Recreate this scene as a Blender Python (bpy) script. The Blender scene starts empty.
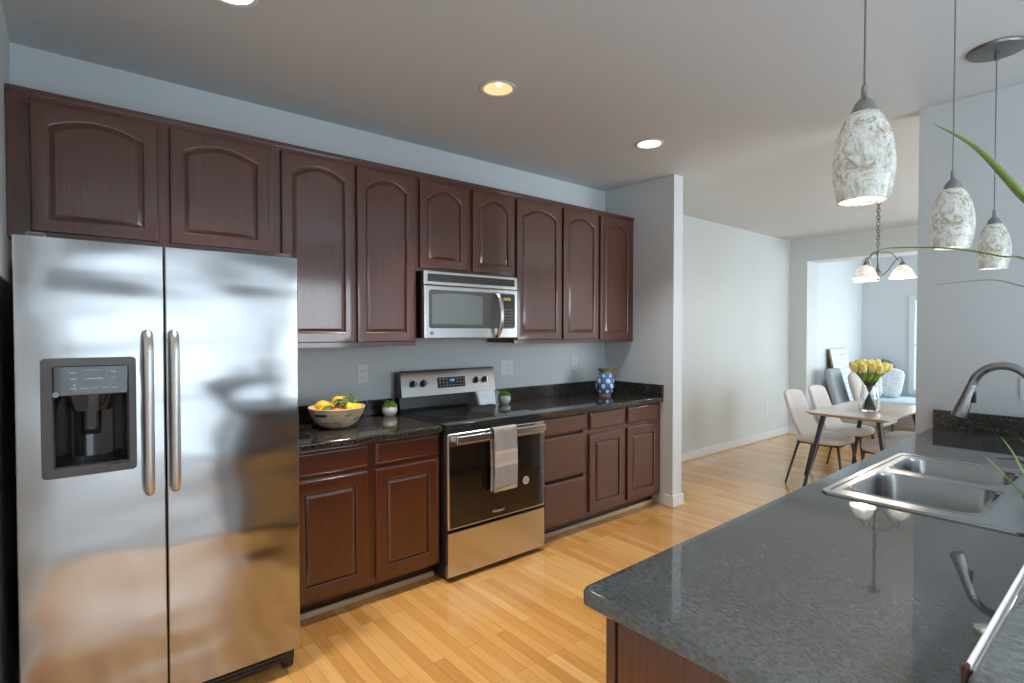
import bpy, bmesh, math, random
from mathutils import Vector, Matrix
random.seed(7)
S = bpy.context.scene
COL = S.collection
PI = math.pi
R = math.radians

# ------------------------------------------------------------------ camera, world, exposure
CAM = Vector((0.1644, -3.2976, 1.4636))
cd = bpy.data.cameras.new('camera'); cam = bpy.data.objects.new('camera', cd); COL.objects.link(cam)
cam.location = CAM; cam.rotation_euler = (PI/2 - R(1.0872), 0, -R(39.5981))
cd.sensor_width = 36; cd.lens = 537.0886/1024*36; cd.clip_start = 0.02
S.camera = cam
S.view_settings.view_transform = 'Standard'; S.view_settings.look = 'None'
S.view_settings.exposure = 0.62; S.view_settings.gamma = 1; S.view_settings.use_curve_mapping = False
S.cycles.use_denoising = True; S.cycles.max_bounces = 9; S.cycles.diffuse_bounces = 6
S.cycles.glossy_bounces = 5; S.cycles.transmission_bounces = 8
S.cycles.sample_clamp_indirect = 6; S.cycles.caustics_reflective = False; S.cycles.caustics_refractive = False
W = bpy.data.worlds.new('sky'); S.world = W; W.use_nodes = True
W.node_tree.nodes['Background'].inputs[0].default_value = (0.55, 0.70, 0.95, 1)
W.node_tree.nodes['Background'].inputs[1].default_value = 1.0

def area(name, loc, direction, sx, sy, power, col):
    ld = bpy.data.lights.new(name, 'AREA'); ld.shape = 'RECTANGLE'; ld.size = sx; ld.size_y = sy
    ld.energy = power; ld.color = col
    o = bpy.data.objects.new(name, ld); COL.objects.link(o); o.location = loc
    o.rotation_euler = Vector(direction).to_track_quat('-Z', 'Y').to_euler()
    return o
DAY = (0.78, 0.90, 1.0)
# daylight panels in window openings, unseen rear windows partly added for light: (centre x, z, width, height, power)
REAR_Y = -5.6
REAR_WIN = [(1.30, 1.14, 2.4, 2.02, 8), (3.02, 1.16, .96, 2.06, 34), (5.9, 1.25, 2.4, 1.9, 80)]
for k, (wx, wz, ww, wh, p) in enumerate(REAR_WIN):
    area('daylight', (wx, REAR_Y + 0.02, wz), (0, 1, 0), ww, wh, p, DAY)
SUN_X = 10.35
area('daylight', (SUN_X - 0.02, -1.595, 1.25), (-1, 0, 0), 1.5, 1.4, 16, DAY)
area('daylight', (9.4, -4.08, 1.45), (0, 1, 0), 1.4, 1.6, 38, DAY)

# ------------------------------------------------------------------ materials
def mat(name, col=(.5, .5, .5), rough=.5, metal=0, coat=0, emit=None, es=0, trans=0, ior=1.5, spec=.5, coat_r=.05, aniso=0):
    m = bpy.data.materials.new(name); m.use_nodes = True
    b = m.node_tree.nodes['Principled BSDF']
    b.inputs['Base Color'].default_value = (*col, 1); b.inputs['Roughness'].default_value = rough
    b.inputs['Metallic'].default_value = metal; b.inputs['Coat Weight'].default_value = coat
    b.inputs['Coat Roughness'].default_value = coat_r; b.inputs['IOR'].default_value = ior
    b.inputs['Specular IOR Level'].default_value = spec; b.inputs['Transmission Weight'].default_value = trans
    b.inputs['Anisotropic'].default_value = aniso
    if emit: b.inputs['Emission Color'].default_value = (*emit, 1); b.inputs['Emission Strength'].default_value = es
    return m
def nt(m): return m.node_tree, m.node_tree.nodes, m.node_tree.links, m.node_tree.nodes['Principled BSDF']
def coords(m, scale=(1, 1, 1), rot=(0, 0, 0), kind='Object'):
    t, N, L, b = nt(m)
    tc = N.new('ShaderNodeTexCoord'); mp = N.new('ShaderNodeMapping')
    mp.inputs['Scale'].default_value = scale; mp.inputs['Rotation'].default_value = rot
    L.new(tc.outputs[kind], mp.inputs['Vector']); return mp.outputs['Vector']
def noise(m, vec, scale, detail=4, rough=.6, dist=0):
    t, N, L, b = nt(m); n = N.new('ShaderNodeTexNoise')
    n.inputs['Scale'].default_value = scale; n.inputs['Detail'].default_value = detail
    n.inputs['Roughness'].default_value = rough; n.inputs['Distortion'].default_value = dist
    if vec: L.new(vec, n.inputs['Vector'])
    return n.outputs['Fac']
def ramp(m, fac, stops):
    t, N, L, b = nt(m); r = N.new('ShaderNodeValToRGB'); e = r.color_ramp.elements
    while len(e) < len(stops): e.new(0.5)
    for k, (p, c) in enumerate(stops):
        e[k].position = p; e[k].color = (*c, 1) if len(c) == 3 else c
    L.new(fac, r.inputs['Fac']); return r.outputs['Color']
def mix(m, a, b_, fac=.5, kind='MIX'):
    t, N, L, b = nt(m); x = N.new('ShaderNodeMix'); x.data_type = 'RGBA'; x.blend_type = kind
    for sock, v in ((x.inputs[0], fac), (x.inputs[6], a), (x.inputs[7], b_)):
        if hasattr(v, 'is_linked'): L.new(v, sock)
        elif isinstance(v, (int, float)): sock.default_value = v
        else: sock.default_value = (*v, 1)
    return x.outputs[2]
def bump(m, fac, strength=.1, dist=.01):
    t, N, L, b = nt(m); n = N.new('ShaderNodeBump'); n.inputs['Strength'].default_value = strength
    n.inputs['Distance'].default_value = dist; L.new(fac, n.inputs['Height']); L.new(n.outputs[0], b.inputs['Normal'])
def base(m, c): t, N, L, b = nt(m); L.new(c, b.inputs['Base Color'])

def paint(name, col):
    m = mat(name, col, .55); v = coords(m); bump(m, noise(m, v, 220, 2), .04, .002); return m
M = {}
M['wall'] = paint('wall_paint', (.63, .665, .675))
M['dining_wall'] = paint('dining_wall_paint', (.62, .66, .66))
M['sun_wall'] = paint('sunroom_paint', (.66, .70, .72))
M['ceil'] = paint('ceiling_paint', (.60, .62, .625))
M['trim'] = mat('white_trim_paint', (.75, .76, .77), .35)
M['carpet'] = mat('grey_carpet', (.36, .36, .36), .95)
M['rear'] = paint('rear_room_paint', (.50, .52, .54))
M['shoe'] = mat('pale_shoe_moulding', (.62, .50, .34), .4)
def wood(name, c0, c1, rough=.3, sc=1.0, coat=.6, horiz=False):
    m = mat(name, c0, rough, coat=coat, coat_r=.10)
    v = coords(m, (9*sc, 9*sc, .55*sc) if not horiz else (.55*sc, 9*sc, 9*sc))
    n1 = noise(m, v, 3.2, 5, .65, 1.2)
    v2 = coords(m, (60*sc, 60*sc, 1.6*sc) if not horiz else (1.6*sc, 60*sc, 60*sc)); n2 = noise(m, v2, 3, 3, .6)
    c = ramp(m, n1, [(.3, c0), (.7, c1)])
    c = mix(m, c, ramp(m, n2, [(.35, tuple(x*.62 for x in c0)), (.6, c1)]), .42)
    base(m, c); bump(m, n2, .22, .004); return m
M['cherry'] = wood('cherry_wood', (.058, .0120, .0050), (.104, .0235, .0092), .3, 1, .9)
M['cherry_h'] = wood('cherry_wood_horizontal', (.058, .0120, .0050), (.104, .0235, .0092), .3, 1, .9, horiz=True)
M['cherry_dark'] = mat('dark_cherry', (.035, .010, .007), .4)  # flat darker cherry for toe kicks and the bar's end cap
M['table_wood'] = wood('table_oak', (.50, .37, .27), (.60, .46, .35), .3, 1, .3, True)
M['frame_wood'] = wood('frame_oak', (.36, .19, .09), (.45, .26, .14), .5, 1, 0)
# oak strip floor, boards along y
m = M['floor'] = mat('oak_strip_floor', (.55, .33, .15), .17, coat=.5, coat_r=.12)
t, N, L, b = nt(m)
v = coords(m, (1, 1, 1), (0, 0, PI/2))
br = N.new('ShaderNodeTexBrick'); L.new(v, br.inputs['Vector'])
br.offset = .37; br.offset_frequency = 3; br.squash = 1
for k, val in (('Scale', 1), ('Mortar Size', .0009), ('Mortar Smooth', .1), ('Bias', 0), ('Brick Width', .78), ('Row Height', .058)):
    br.inputs[k].default_value = val
br.inputs['Color1'].default_value = (.0, .0, .0, 1); br.inputs['Color2'].default_value = (1, 1, 1, 1); br.inputs['Mortar'].default_value = (.3, .3, .3, 1)
v3 = coords(m, (22, 1.1, 22)); g = noise(m, v3, 3, 6, .65, 1.0)
c = ramp(m, br.outputs['Color'], [(0, (.49, .215, .052)), (.35, (.64, .32, .085)), (.7, (.72, .39, .118)), (1, (.82, .50, .19))])
c = mix(m, c, ramp(m, g, [(.3, (.50, .23, .065)), (.7, (.74, .42, .15))]), .38)
c = mix(m, c, (.30, .15, .06), br.outputs['Fac'])
base(m, c); bump(m, br.outputs['Fac'], .15, .002)
# granite
def granite(name, base_c, mid, fleck, rough, ior=1.6):
    m = mat(name, base_c, rough, ior=ior); v = coords(m, (1, .55, 1), (0, 0, .6))
    n1 = noise(m, v, 130, 5, .7); n2 = noise(m, v, 120, 3, .7, .8); n3 = noise(m, v, 14, 3, .5)
    c = ramp(m, n1, [(.35, base_c), (.62, mid)])
    c = mix(m, c, ramp(m, n2, [(.52, (0, 0, 0)), (.72, fleck)]), 1.0, 'ADD')
    c = mix(m, c, ramp(m, n3, [(.35, (.93, .93, .93)), (.65, (1.03, 1.03, 1.03))]), 1.0, 'MULTIPLY')
    base(m, c); return m
M['granite'] = granite('dark_granite', (.009, .008, .007), (.034, .029, .024), (.15, .13, .105), .05)
M['granite_pen'] = granite('grey_granite', (.042, .048, .049), (.094, .102, .102), (.028, .028, .027), .035, 2.0)
# metals
def steel(name, col, rough, wob=0.0, vert=True, an=.5):
    m = mat(name, col, rough, 1.0, aniso=an)
    v = coords(m, (300, 300, 3) if vert else (3, 300, 300)); n = noise(m, v, 1, 2)
    t, N, L, b = nt(m)
    mr = N.new('ShaderNodeMapRange'); L.new(n, mr.inputs[0]); mr.inputs[3].default_value = rough*.8; mr.inputs[4].default_value = rough*1.2
    L.new(mr.outputs[0], b.inputs['Roughness'])
    if wob:
        v2 = coords(m, (1.2, 1, 3.2)); bump(m, noise(m, v2, 1.6, 1, .4), wob, .03)
    return m
M['steel_fridge'] = steel('brushed_steel_fridge', (.425, .425, .425), .14, .5, True, 0)
M['steel'] = steel('brushed_steel', (.62, .61, .60), .24)
M['steel_sink'] = steel('sink_steel', (.46, .47, .475), .24, 0, False, .2)
M['chrome'] = mat('brushed_nickel', (.38, .38, .38), .24, 1)
M['handle_steel'] = steel('handle_steel', (.66, .64, .62), .36)
M['bronze'] = mat('antique_nickel', (.26, .25, .24), .35, 1)
M['black'] = mat('black_plastic', (.018, .018, .020), .35)
M['black_gloss'] = mat('black_gloss', (.012, .012, .013), .06, coat=.5)
M['grey_plastic'] = mat('charcoal_plastic', (.085, .082, .082), .32)
M['oven_glass'] = mat('oven_glass', (.014, .010, .008), .06, spec=.6, ior=1.55)
M['mw_glass'] = mat('microwave_window', (.12, .15, .165), .12, spec=.8)
M['mw_dark'] = mat('microwave_door_surround', (.07, .075, .08), .18)
M['cooktop'] = mat('ceramic_cooktop', (.010, .010, .011), .05, spec=.7)
M['ring'] = mat('burner_ring_print', (.09, .09, .09), .2)
M['white'] = mat('white_print', (.8, .8, .8), .5)
M['print'] = mat('grey_print', (.42, .43, .44), .5)
M['print_pale'] = mat('pale_print', (.48, .53, .60), .6)
M['white_plastic'] = mat('white_plastic', (.76, .78, .79), .35)
M['slot'] = mat('outlet_slot', (.18, .19, .2), .5)
M['blue_led'] = mat('blue_display', (.05, .2, .6), .4, emit=(.12, .42, 1.0), es=1.2)
M['green_led'] = mat('green_indicator', (.1, .5, .1), .4, emit=(.3, 1, .2), es=.25)
M['amber_led'] = mat('amber_display', (.2, .16, .03), .4, emit=(.6, .5, .1), es=.25)
def lampglass(name, c0, c1, es):
    m = mat(name, c0, .2, spec=.5); v = coords(m, (1, 1, .75))
    n = noise(m, v, 24, 6, .8, .7); n2 = noise(m, v, 40, 3, .6, 1.0)
    c = ramp(m, n, [(.36, c1), (.43, c0), (.50, (.64, .655, .63)), (.565, c0), (.60, c1), (.66, c0)])
    c = mix(m, c, ramp(m, n2, [(.35, (.55, .50, .40)), (.55, (1, 1, 1))]), .6, 'MULTIPLY')
    base(m, c); t, N, L, b = nt(m); L.new(c, b.inputs['Emission Color']); b.inputs['Emission Strength'].default_value = es
    return m
M['art_glass'] = lampglass('mottled_art_glass', (.46, .465, .43), (.30, .23, .13), .20)
M['alabaster'] = lampglass('alabaster_glass', (.95, .90, .82), (.86, .76, .62), .45)
M['bulb'] = mat('lamp_glow', (1, 1, 1), .5, emit=(.90, .96, 1.0), es=2.2)
M['bulb_warm'] = mat('warm_lamp_glow', (1, .8, .5), .5, emit=(1, .72, .36), es=5)
M['can_warm'] = mat('warm_gold_reflector', (.85, .62, .34), .35, emit=(1, .66, .33), es=.62)
M['can_white'] = mat('white_reflector', (.9, .9, .9), .4, emit=(.93, .96, 1.0), es=1.6)
M['fabric'] = mat('cream_upholstery', (.76, .75, .76), .9, spec=.2)
bump(M['fabric'], noise(M['fabric'], coords(M['fabric']), 300, 2), .15, .002)
M['leg'] = mat('dark_metal_leg', (.06, .06, .065), .4, .6)
M['glass'] = mat('clear_glass', (1, 1, 1), .02, trans=1, ior=1.45)
M['yellow'] = mat('tulip_yellow', (.90, .80, .30), .5)
M['stem'] = mat('tulip_stem', (.20, .36, .05), .5)
M['lemon'] = mat('lemon_peel', (.88, .55, .03), .38); bump(M['lemon'], noise(M['lemon'], coords(M['lemon']), 130, 2), .25, .003)
M['orange'] = mat('orange_peel', (.80, .25, .02), .4); bump(M['orange'], noise(M['orange'], coords(M['orange']), 130, 2), .25, .003)
M['leaf_dark'] = mat('citrus_leaf', (.055, .12, .035), .4)
M['succulent'] = mat('succulent_green', (.21, .42, .035), .5)
M['pot'] = mat('white_ceramic', (.66, .65, .66), .45)
M['blade'] = mat('blade_leaf_green', (.17, .25, .035), .35)
M['soil'] = mat('potting_soil', (.03, .02, .014), .9)
m = M['bowl'] = mat('patchwork_wood_bowl', (.5, .42, .3), .4)
v = coords(m, (1, 1, 3)); vo = N = m.node_tree.nodes.new('ShaderNodeTexVoronoi'); vo.inputs['Scale'].default_value = 18
m.node_tree.links.new(v, vo.inputs['Vector'])
base(m, ramp(m, vo.outputs['Color'], [(.15, (.50, .33, .19)), (.3, (.76, .62, .43)), (.55, (.84, .74, .56)), (.8, (.70, .48, .30))]))
M['jug_blue'] = mat('blue_glaze', (.075, .17, .36), .2, coat=.4)
M['jug_dot'] = mat('pale_dot_glaze', (.66, .78, .82), .25)
M['jug_rim'] = mat('olive_glaze', (.26, .20, .045), .3)
M['terra'] = mat('terracotta', (.55, .26, .13), .6)
m = M['towel'] = mat('striped_towel', (.5, .48, .45), .95, spec=.1)
v = coords(m); sx = m.node_tree.nodes.new('ShaderNodeSeparateXYZ'); m.node_tree.links.new(v, sx.inputs[0])
mr = m.node_tree.nodes.new('ShaderNodeMapRange'); m.node_tree.links.new(sx.outputs['Z'], mr.inputs[0]); mr.inputs[1].default_value = 0; mr.inputs[2].default_value = .40
g0, g1, g2 = (.36, .35, .34), (.52, .47, .40), (.58, .55, .52)
cr = ramp(m, mr.outputs[0], [(0, g0), (.33, g0), (.34, g2), (.39, g2), (.395, g1), (.53, g1), (.535, g2), (.575, g2), (.58, g0), (1, g0)])
m.node_tree.nodes[-1].color_ramp.interpolation = 'LINEAR'; base(m, cr)
bump(m, noise(m, v, 400, 2), .3, .002)
M['fringe'] = mat('cream_fringe', (.62, .52, .36), .9)
M['sofa_blue'] = mat('pale_blue_upholstery', (.50, .60, .67), .9)
M['navy'] = mat('navy_upholstery', (.13, .16, .225), .9)
M['grey_chair'] = mat('grey_upholstery', (.34, .39, .41), .9)
M['cream'] = mat('cream_cushion', (.60, .56, .52), .9)
m = M['pattern'] = mat('patterned_pillow', (.6, .6, .6), .9)
vo = m.node_tree.nodes.new('ShaderNodeTexVoronoi'); vo.feature = 'DISTANCE_TO_EDGE'; vo.inputs['Scale'].default_value = 24
m.node_tree.links.new(coords(m), vo.inputs['Vector'])
base(m, ramp(m, vo.outputs['Distance'], [(.03, (.50, .55, .60)), (.12, (.72, .73, .73))]))
M['canvas'] = mat('white_print_board', (.70, .74, .79), .7)
M['red_ink'] = mat('red_ink', (.66, .52, .50), .7)
M['pane'] = mat('daylit_pane', (.8, .9, 1), .1, emit=(.74, .88, 1.0), es=.22)
M['strip'] = mat('edge_highlight_colour', (.62, .64, .66), .35)  # pale colour standing in for the highlight on the bar edge

# ------------------------------------------------------------------ mesh building
class B:
    def __init__(s): s.bm = bmesh.new(); s.wn = False
    def box(s, x0, y0, z0, x1, y1, z1, bev=0, seg=2):
        r = bmesh.ops.create_cube(s.bm, size=1); vs = r['verts']
        for v in vs:
            v.co = Vector((x0 if v.co.x < 0 else x1, y0 if v.co.y < 0 else y1, z0 if v.co.z < 0 else z1))
        if bev:
            s.wn = True; es = list({e for v in vs for e in v.link_edges})
            bmesh.ops.bevel(s.bm, geom=es, offset=bev, segments=seg, affect='EDGES', profile=.5, clamp_overlap=True)
        return s
    def loops(s, loops, close_first=False, close_last=False, cyclic=True):
        V = [[s.bm.verts.new(p) for p in l] for l in loops]
        for a, b_ in zip(V, V[1:]):
            n = len(a)
            for k in range(n if cyclic else n-1):
                f = [a[k], a[(k+1) % n], b_[(k+1) % n], b_[k]]
                try: s.bm.faces.new(f)
                except ValueError: pass
        if close_first: s.bm.faces.new(list(reversed(V[0])))
        if close_last: s.bm.faces.new(V[-1])
        return s
    def lathe(s, prof, c=(0, 0, 0), n=32, mod=None, close=(True, True)):
        ls = []
        for r, z in prof:
            ls.append([(c[0] + (r*(mod(2*PI*k/n, z) if mod else 1))*math.cos(2*PI*k/n), c[1] + (r*(mod(2*PI*k/n, z) if mod else 1))*math.sin(2*PI*k/n), c[2]+z) for k in range(n)])
        return s.loops(ls, close[0], close[1])
    def tube(s, pts, r, n=10, flat=1.0):
        pts = [Vector(p) for p in pts]; ls = []
        rs = r if isinstance(r, (list, tuple)) else [r]*len(pts)
        up = Vector((0, 0, 1)); prev = None
        for k, p in enumerate(pts):
            d = (pts[min(k+1, len(pts)-1)] - pts[max(k-1, 0)]).normalized()
            if prev is None:
                a = d.cross(up)
                if a.length < .05: a = d.cross(Vector((1, 0, 0)))
            else: a = prev - d*prev.dot(d)
            a.normalize(); prev = a; b_ = d.cross(a)
            ls.append([p + a*math.cos(2*PI*j/n)*rs[k] + b_*math.sin(2*PI*j/n)*rs[k]*flat for j in range(n)])
        return s.loops(ls, True, True)
    def cyl(s, p0, p1, r0, r1=None, n=20): return s.tube([p0, p1], [r0, r0 if r1 is None else r1], n)
    def ell(s, c, rx, ry, rz, rot=None, nu=16, nv=10):
        ls = []
        for j in range(nv+1):
            th = PI*j/nv; th = min(max(th, .02), PI-.02)
            l = []
            for k in range(nu):
                p = Vector((rx*math.sin(th)*math.cos(2*PI*k/nu), ry*math.sin(th)*math.sin(2*PI*k/nu), -rz*math.cos(th)))
                if rot: p = rot @ p
                l.append(p + Vector(c))
            ls.append(l)
        return s.loops(ls, True, True)
    def grid(s, fn, nu, nv):
        V = [[s.bm.verts.new(fn(i/nu, j/nv)) for i in range(nu+1)] for j in range(nv+1)]
        for j in range(nv):
            for i in range(nu): s.bm.faces.new((V[j][i], V[j][i+1], V[j+1][i+1], V[j+1][i]))
        return s
    def obj(s, name, m, parent=None, local=False, origin=None, angle=35, wn=False):
        off = Vector((0, 0, 0))
        if parent is not None and not local:
            r = parent
            while r.parent: r = r.parent
            off = r.location.copy()
        if origin is not None: off = Vector(origin)
        bmesh.ops.recalc_face_normals(s.bm, faces=s.bm.faces[:])
        if off.length: bmesh.ops.translate(s.bm, verts=s.bm.verts[:], vec=-off)
        me = bpy.data.meshes.new(name); s.bm.to_mesh(me); s.bm.free()
        me.shade_smooth()
        me.set_sharp_from_angle(angle=R(angle))
        me.materials.append(M[m] if isinstance(m, str) else m)
        o = bpy.data.objects.new(name, me); COL.objects.link(o)
        if s.wn or wn:
            md = o.modifiers.new('normals', 'WEIGHTED_NORMAL'); md.keep_sharp = True; md.weight = 90
        if parent is not None: o.parent = parent
        elif origin is not None: o.location = origin
        return o
def thing(name, label, cat, loc=(0, 0, 0), rz=0, group=None):
    o = bpy.data.objects.new(name, None); COL.objects.link(o); o.location = loc; o.rotation_euler = (0, 0, rz)
    o.empty_display_size = .1
    return tag(o, label, cat, group)
def tag(o, label, cat, group=None):
    o['label'] = label; o['category'] = cat
    if group: o['group'] = group
    return o
def struct(name, b, m, parent=None):
    o = b.obj(name, m, parent)
    if parent is None: o['kind'] = 'structure'
    return o
def subsurf(o, lv=1):
    md = o.modifiers.new('smooth', 'SUBSURF'); md.levels = lv; md.render_levels = lv; return o
def solid(o, th):
    md = o.modifiers.new('thickness', 'SOLIDIFY'); md.thickness = th; md.offset = 0; return o
def dup(root, loc, rz=0, label=None, group=None):
    r = root.copy(); COL.objects.link(r); r.location = loc; r.rotation_euler = (0, 0, rz)
    if label: r['label'] = label
    if group: r['group'] = group
    for ch in list(root.children):
        c = ch.copy(); COL.objects.link(c); c.parent = r
        for g in list(ch.children):
            d = g.copy(); COL.objects.link(d); d.parent = c
    return r
def text(name, body, size, m, parent, loc, rot, ext=.0006):
    cu = bpy.data.curves.new(name, 'FONT'); cu.body = body; cu.size = size; cu.extrude = ext; cu.align_x = 'CENTER'; cu.align_y = 'CENTER'
    cu.materials.append(M[m]); o = bpy.data.objects.new(name, cu); COL.objects.link(o)
    dg = bpy.context.evaluated_depsgraph_get(); dg.update()
    me = bpy.data.meshes.new_from_object(o.evaluated_get(dg)); me.materials.clear(); me.materials.append(M[m])
    bpy.data.objects.remove(o); o = bpy.data.objects.new(name, me); COL.objects.link(o)
    r = parent
    while r.parent: r = r.parent
    o.parent = parent; o.location = Vector(loc) - r.location; o.rotation_euler = rot
    return o
def rrect(x0, y0, x1, y1, r, z, n=5):
    out = []
    for cx, cy, a0 in ((x1-r, y1-r, 0), (x0+r, y1-r, PI/2), (x0+r, y0+r, PI), (x1-r, y0+r, 1.5*PI)):
        for k in range(n+1):
            a = a0 + PI/2*k/n; out.append((cx + r*math.cos(a), cy + r*math.sin(a), z))
    return out

# ------------------------------------------------------------------ the setting
ZC = 2.755; XL = -0.02; XR = 4.01; XD = 8.13; YJ = -0.135; YD = .10
b = B(); b.box(XL-.1, -7.1, -.05, SUN_X+.2, .1, 0); struct('floor', b, 'floor')
b = B(); b.box(XL, REAR_Y, 0, .98, -2.9, .008); b.box(.98, REAR_Y, 0, 3.9, -3.56, .008); struct('floor_carpet', b, 'carpet')
b = B(); b.box(XL-.1, -7.1, ZC, SUN_X+.2, .2, ZC+.08); struct('ceiling', b, 'ceil')
b = B(); b.box(XL-.1, 0, 0, XR+.02, .1, ZC); struct('wall_back', b, 'wall')
b = B(); b.box(XR+.13, YD, 0, XD+.2, YD+.1, ZC); struct('wall_dining', b, 'dining_wall')
b = B(); b.box(XL-.1, -7, 0, XL, 0, ZC); struct('wall_left', b, 'wall')
b = B(); b.box(XR, -.735, 0, XR+.13, YD+.05, ZC, .004); struct('wall_alcove', b, 'wall')
b = B(); b.box(XD, YJ, 0, XD+.36, .2, ZC); b.box(XD, -2.6, 2.44, XD+.36, YJ, ZC); b.box(XD, -7, 0, XD+.36, -2.6, ZC)
struct('wall_east', b, 'dining_wall')
b = B(); b.box(XR-.01, -7, 0, XR+.12, -2.382, ZC, .004); struct('wall_right', b, 'wall')
b = B(); b.box(XD+.36, YJ+.02, 0, SUN_X+.1, YJ+.12, ZC); struct('wall_sunroom', b, 'sun_wall')
WS = (-2.345, -.845)
b = B(); b.box(SUN_X, WS[0], 0, SUN_X+.1, WS[1], .55); b.box(SUN_X, WS[0], 1.95, SUN_X+.1, WS[1], ZC)
b.box(SUN_X, WS[1], 0, SUN_X+.1, YJ+.1, ZC); b.box(SUN_X, -4.1, 0, SUN_X+.1, WS[0], ZC); struct('wall_sunroom_end', b, 'sun_wall')
b = B()
b.box(XD+.36, -4.2, 0, 8.7, -4.1, ZC); b.box(10.1, -4.2, 0, SUN_X+.1, -4.1, ZC); b.box(8.7, -4.2, 0, 10.1, -4.1, .65); b.box(8.7, -4.2, 2.25, 10.1, -4.1, ZC)
struct('wall_sunroom_side', b, 'sun_wall')
def cutwall(y, wins, x0, x1):
    b = B(); xs = x0
    for (wx, wz, ww, wh, p) in wins:
        b.box(xs, y-.1, 0, wx-ww/2, y, ZC); b.box(wx-ww/2, y-.1, 0, wx+ww/2, y, wz-wh/2); b.box(wx-ww/2, y-.1, wz+wh/2, wx+ww/2, y, ZC); xs = wx+ww/2
    b.box(xs, y-.1, 0, x1, y, ZC); return b
struct('wall_rear', cutwall(REAR_Y, REAR_WIN, XL, XD), 'rear')
wn = 0
def window(c, u, w, h, nx=2, nz=3):
    """casing, muntins and pane; c = centre on the wall face, u = unit vector along the wall, room side is n"""
    global wn; wn += 1
    u = Vector(u); n = Vector((-u.y, u.x, 0)); c = Vector(c); b = B()
    def bar(a0, z0, a1, z1, d0, d1):
        p = [c + u*a0 + n*d0, c + u*a1 + n*d1]
        b.box(min(p[0].x, p[1].x), min(p[0].y, p[1].y), c.z+z0, max(p[0].x, p[1].x), max(p[0].y, p[1].y), c.z+z1)
    for s in (-1, 1):
        bar(s*w/2, -h/2-.07, s*(w/2+.07), h/2+.07, 0, .02); bar(-w/2, s*h/2, w/2, s*(h/2+.07), 0, .02)
    for k in range(1, nx): bar(-w/2+w*k/nx-.012, -h/2, -w/2+w*k/nx+.012, h/2, .024, .045)
    for k in range(1, nz): bar(-w/2, -h/2+h*k/nz-.012, w/2, -h/2+h*k/nz+.012, .024, .045)
    o = struct(f'window_{wn}', b, 'trim')
    b = B(); p = [c - u*w/2 - n*.06, c + u*w/2 - n*.05]
    b.box(min(p[0].x, p[1].x), min(p[0].y, p[1].y), c.z-h/2, max(p[0].x, p[1].x), max(p[0].y, p[1].y), c.z+h/2)
    b.obj('pane', 'pane', o)
for (wx, wz, ww, wh, p) in REAR_WIN: window((wx, REAR_Y, wz), (1, 0, 0), ww, wh)
window((SUN_X, -1.595, 1.25), (0, 1, 0), 1.5, 1.4, 2, 2)
window((9.4, -4.1, 1.45), (1, 0, 0), 1.4, 1.6, 2, 2)
def basebd(name, x0, y0, x1, y1):
    b = B(); b.box(x0, y0, 0, x1, y1, .085, .003); b.box(x0+.003*(abs(x1-x0) < .1), y0+.003*(abs(y1-y0) < .1), .08, x1-.003*(abs(x1-x0) < .1), y1, .10, .003); struct(name, b, 'trim')
b = B(); b.box(XR+.13, YD-.014, 0, XD, YD, .10, .004); struct('baseboard_dining', b, 'trim')
b = B(); b.box(XR+.13, YD-.024, 0, XD, YD-.014, .018, .003); struct('trim_1', b, 'shoe')
b = B(); b.box(XD-.014, YJ-.0, 0, XD, YD-.014, .10, .004); struct('baseboard_east', b, 'trim')
b = B(); b.box(XR-.014, -.749, 0, XR+.144, -.735, .10, .004); b.box(XR-.014, -.735, 0, XR, -.655, .10, .004); b.box(XR+.13, -.735, 0, XR+.144, YD-.014, .10, .004); struct('baseboard_alcove', b, 'trim')
b = B(); b.box(XR-.024, -.759, 0, XR+.154, -.749, .018, .003); b.box(XR-.024, -.749, 0, XR-.014, -.66, .018, .003); struct('trim_2', b, 'shoe')
b = B(); b.box(XL, -3.2, 0, XL+.014, -1.0, .10, .004); struct('baseboard_left', b, 'trim')

# ------------------------------------------------------------------ cabinet doors and drawers
def archloop(x0, x1, z0, z1, d, y, rise, n=18):
    hw = (x1-x0)/2 - d; cx = (x0+x1)/2; zb = z0+d; zt = z1-d; L_ = []
    for k in range(5): L_.append((cx-hw+2*hw*k/4, y, zb))
    for k in range(1, 5): L_.append((cx+hw, y, zb+(zt-rise-zb)*k/5))
    for k in range(n+1):
        u = 1-2*k/n; L_.append((cx+hw*u, y, zt - rise*abs(u)**2.0))
    for k in range(4, 0, -1): L_.append((cx-hw, y, zb+(zt-rise-zb)*k/5))
    return L_
def rectloop(x0, x1, z0, z1, d, y, n=18): return archloop(x0, x1, z0, z1, d, y, 0, n)
def door(parent, x0, x1, z0, z1, yb, rise=0, w=.053, th=.02, mt='cherry'):
    yf = yb-th; b = B()
    op = lambda d, y: archloop(x0+w, x1-w, z0+w, z1-w, d, y, rise)
    b.loops([rectloop(x0, x1, z0, z1, 0, yb), rectloop(x0, x1, z0, z1, 0, yf+.005), rectloop(x0, x1, z0, z1, .002, yf+.0015), rectloop(x0, x1, z0, z1, .006, yf),
             op(-.002, yf), op(.002, yf+.003), op(.005, yf+.005), op(.006, yf+.013)])
    o = b.obj('door', mt, parent, angle=40, wn=True)
    b = B(); b.loops([op(.0055, yf+.013), op(.010, yf+.013), op(.011, yf+.008), op(.024, yf+.0025), op(.026, yf+.002)], False, True)
    b.obj('door_panel', mt, o, angle=40, wn=True)
    return o
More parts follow.
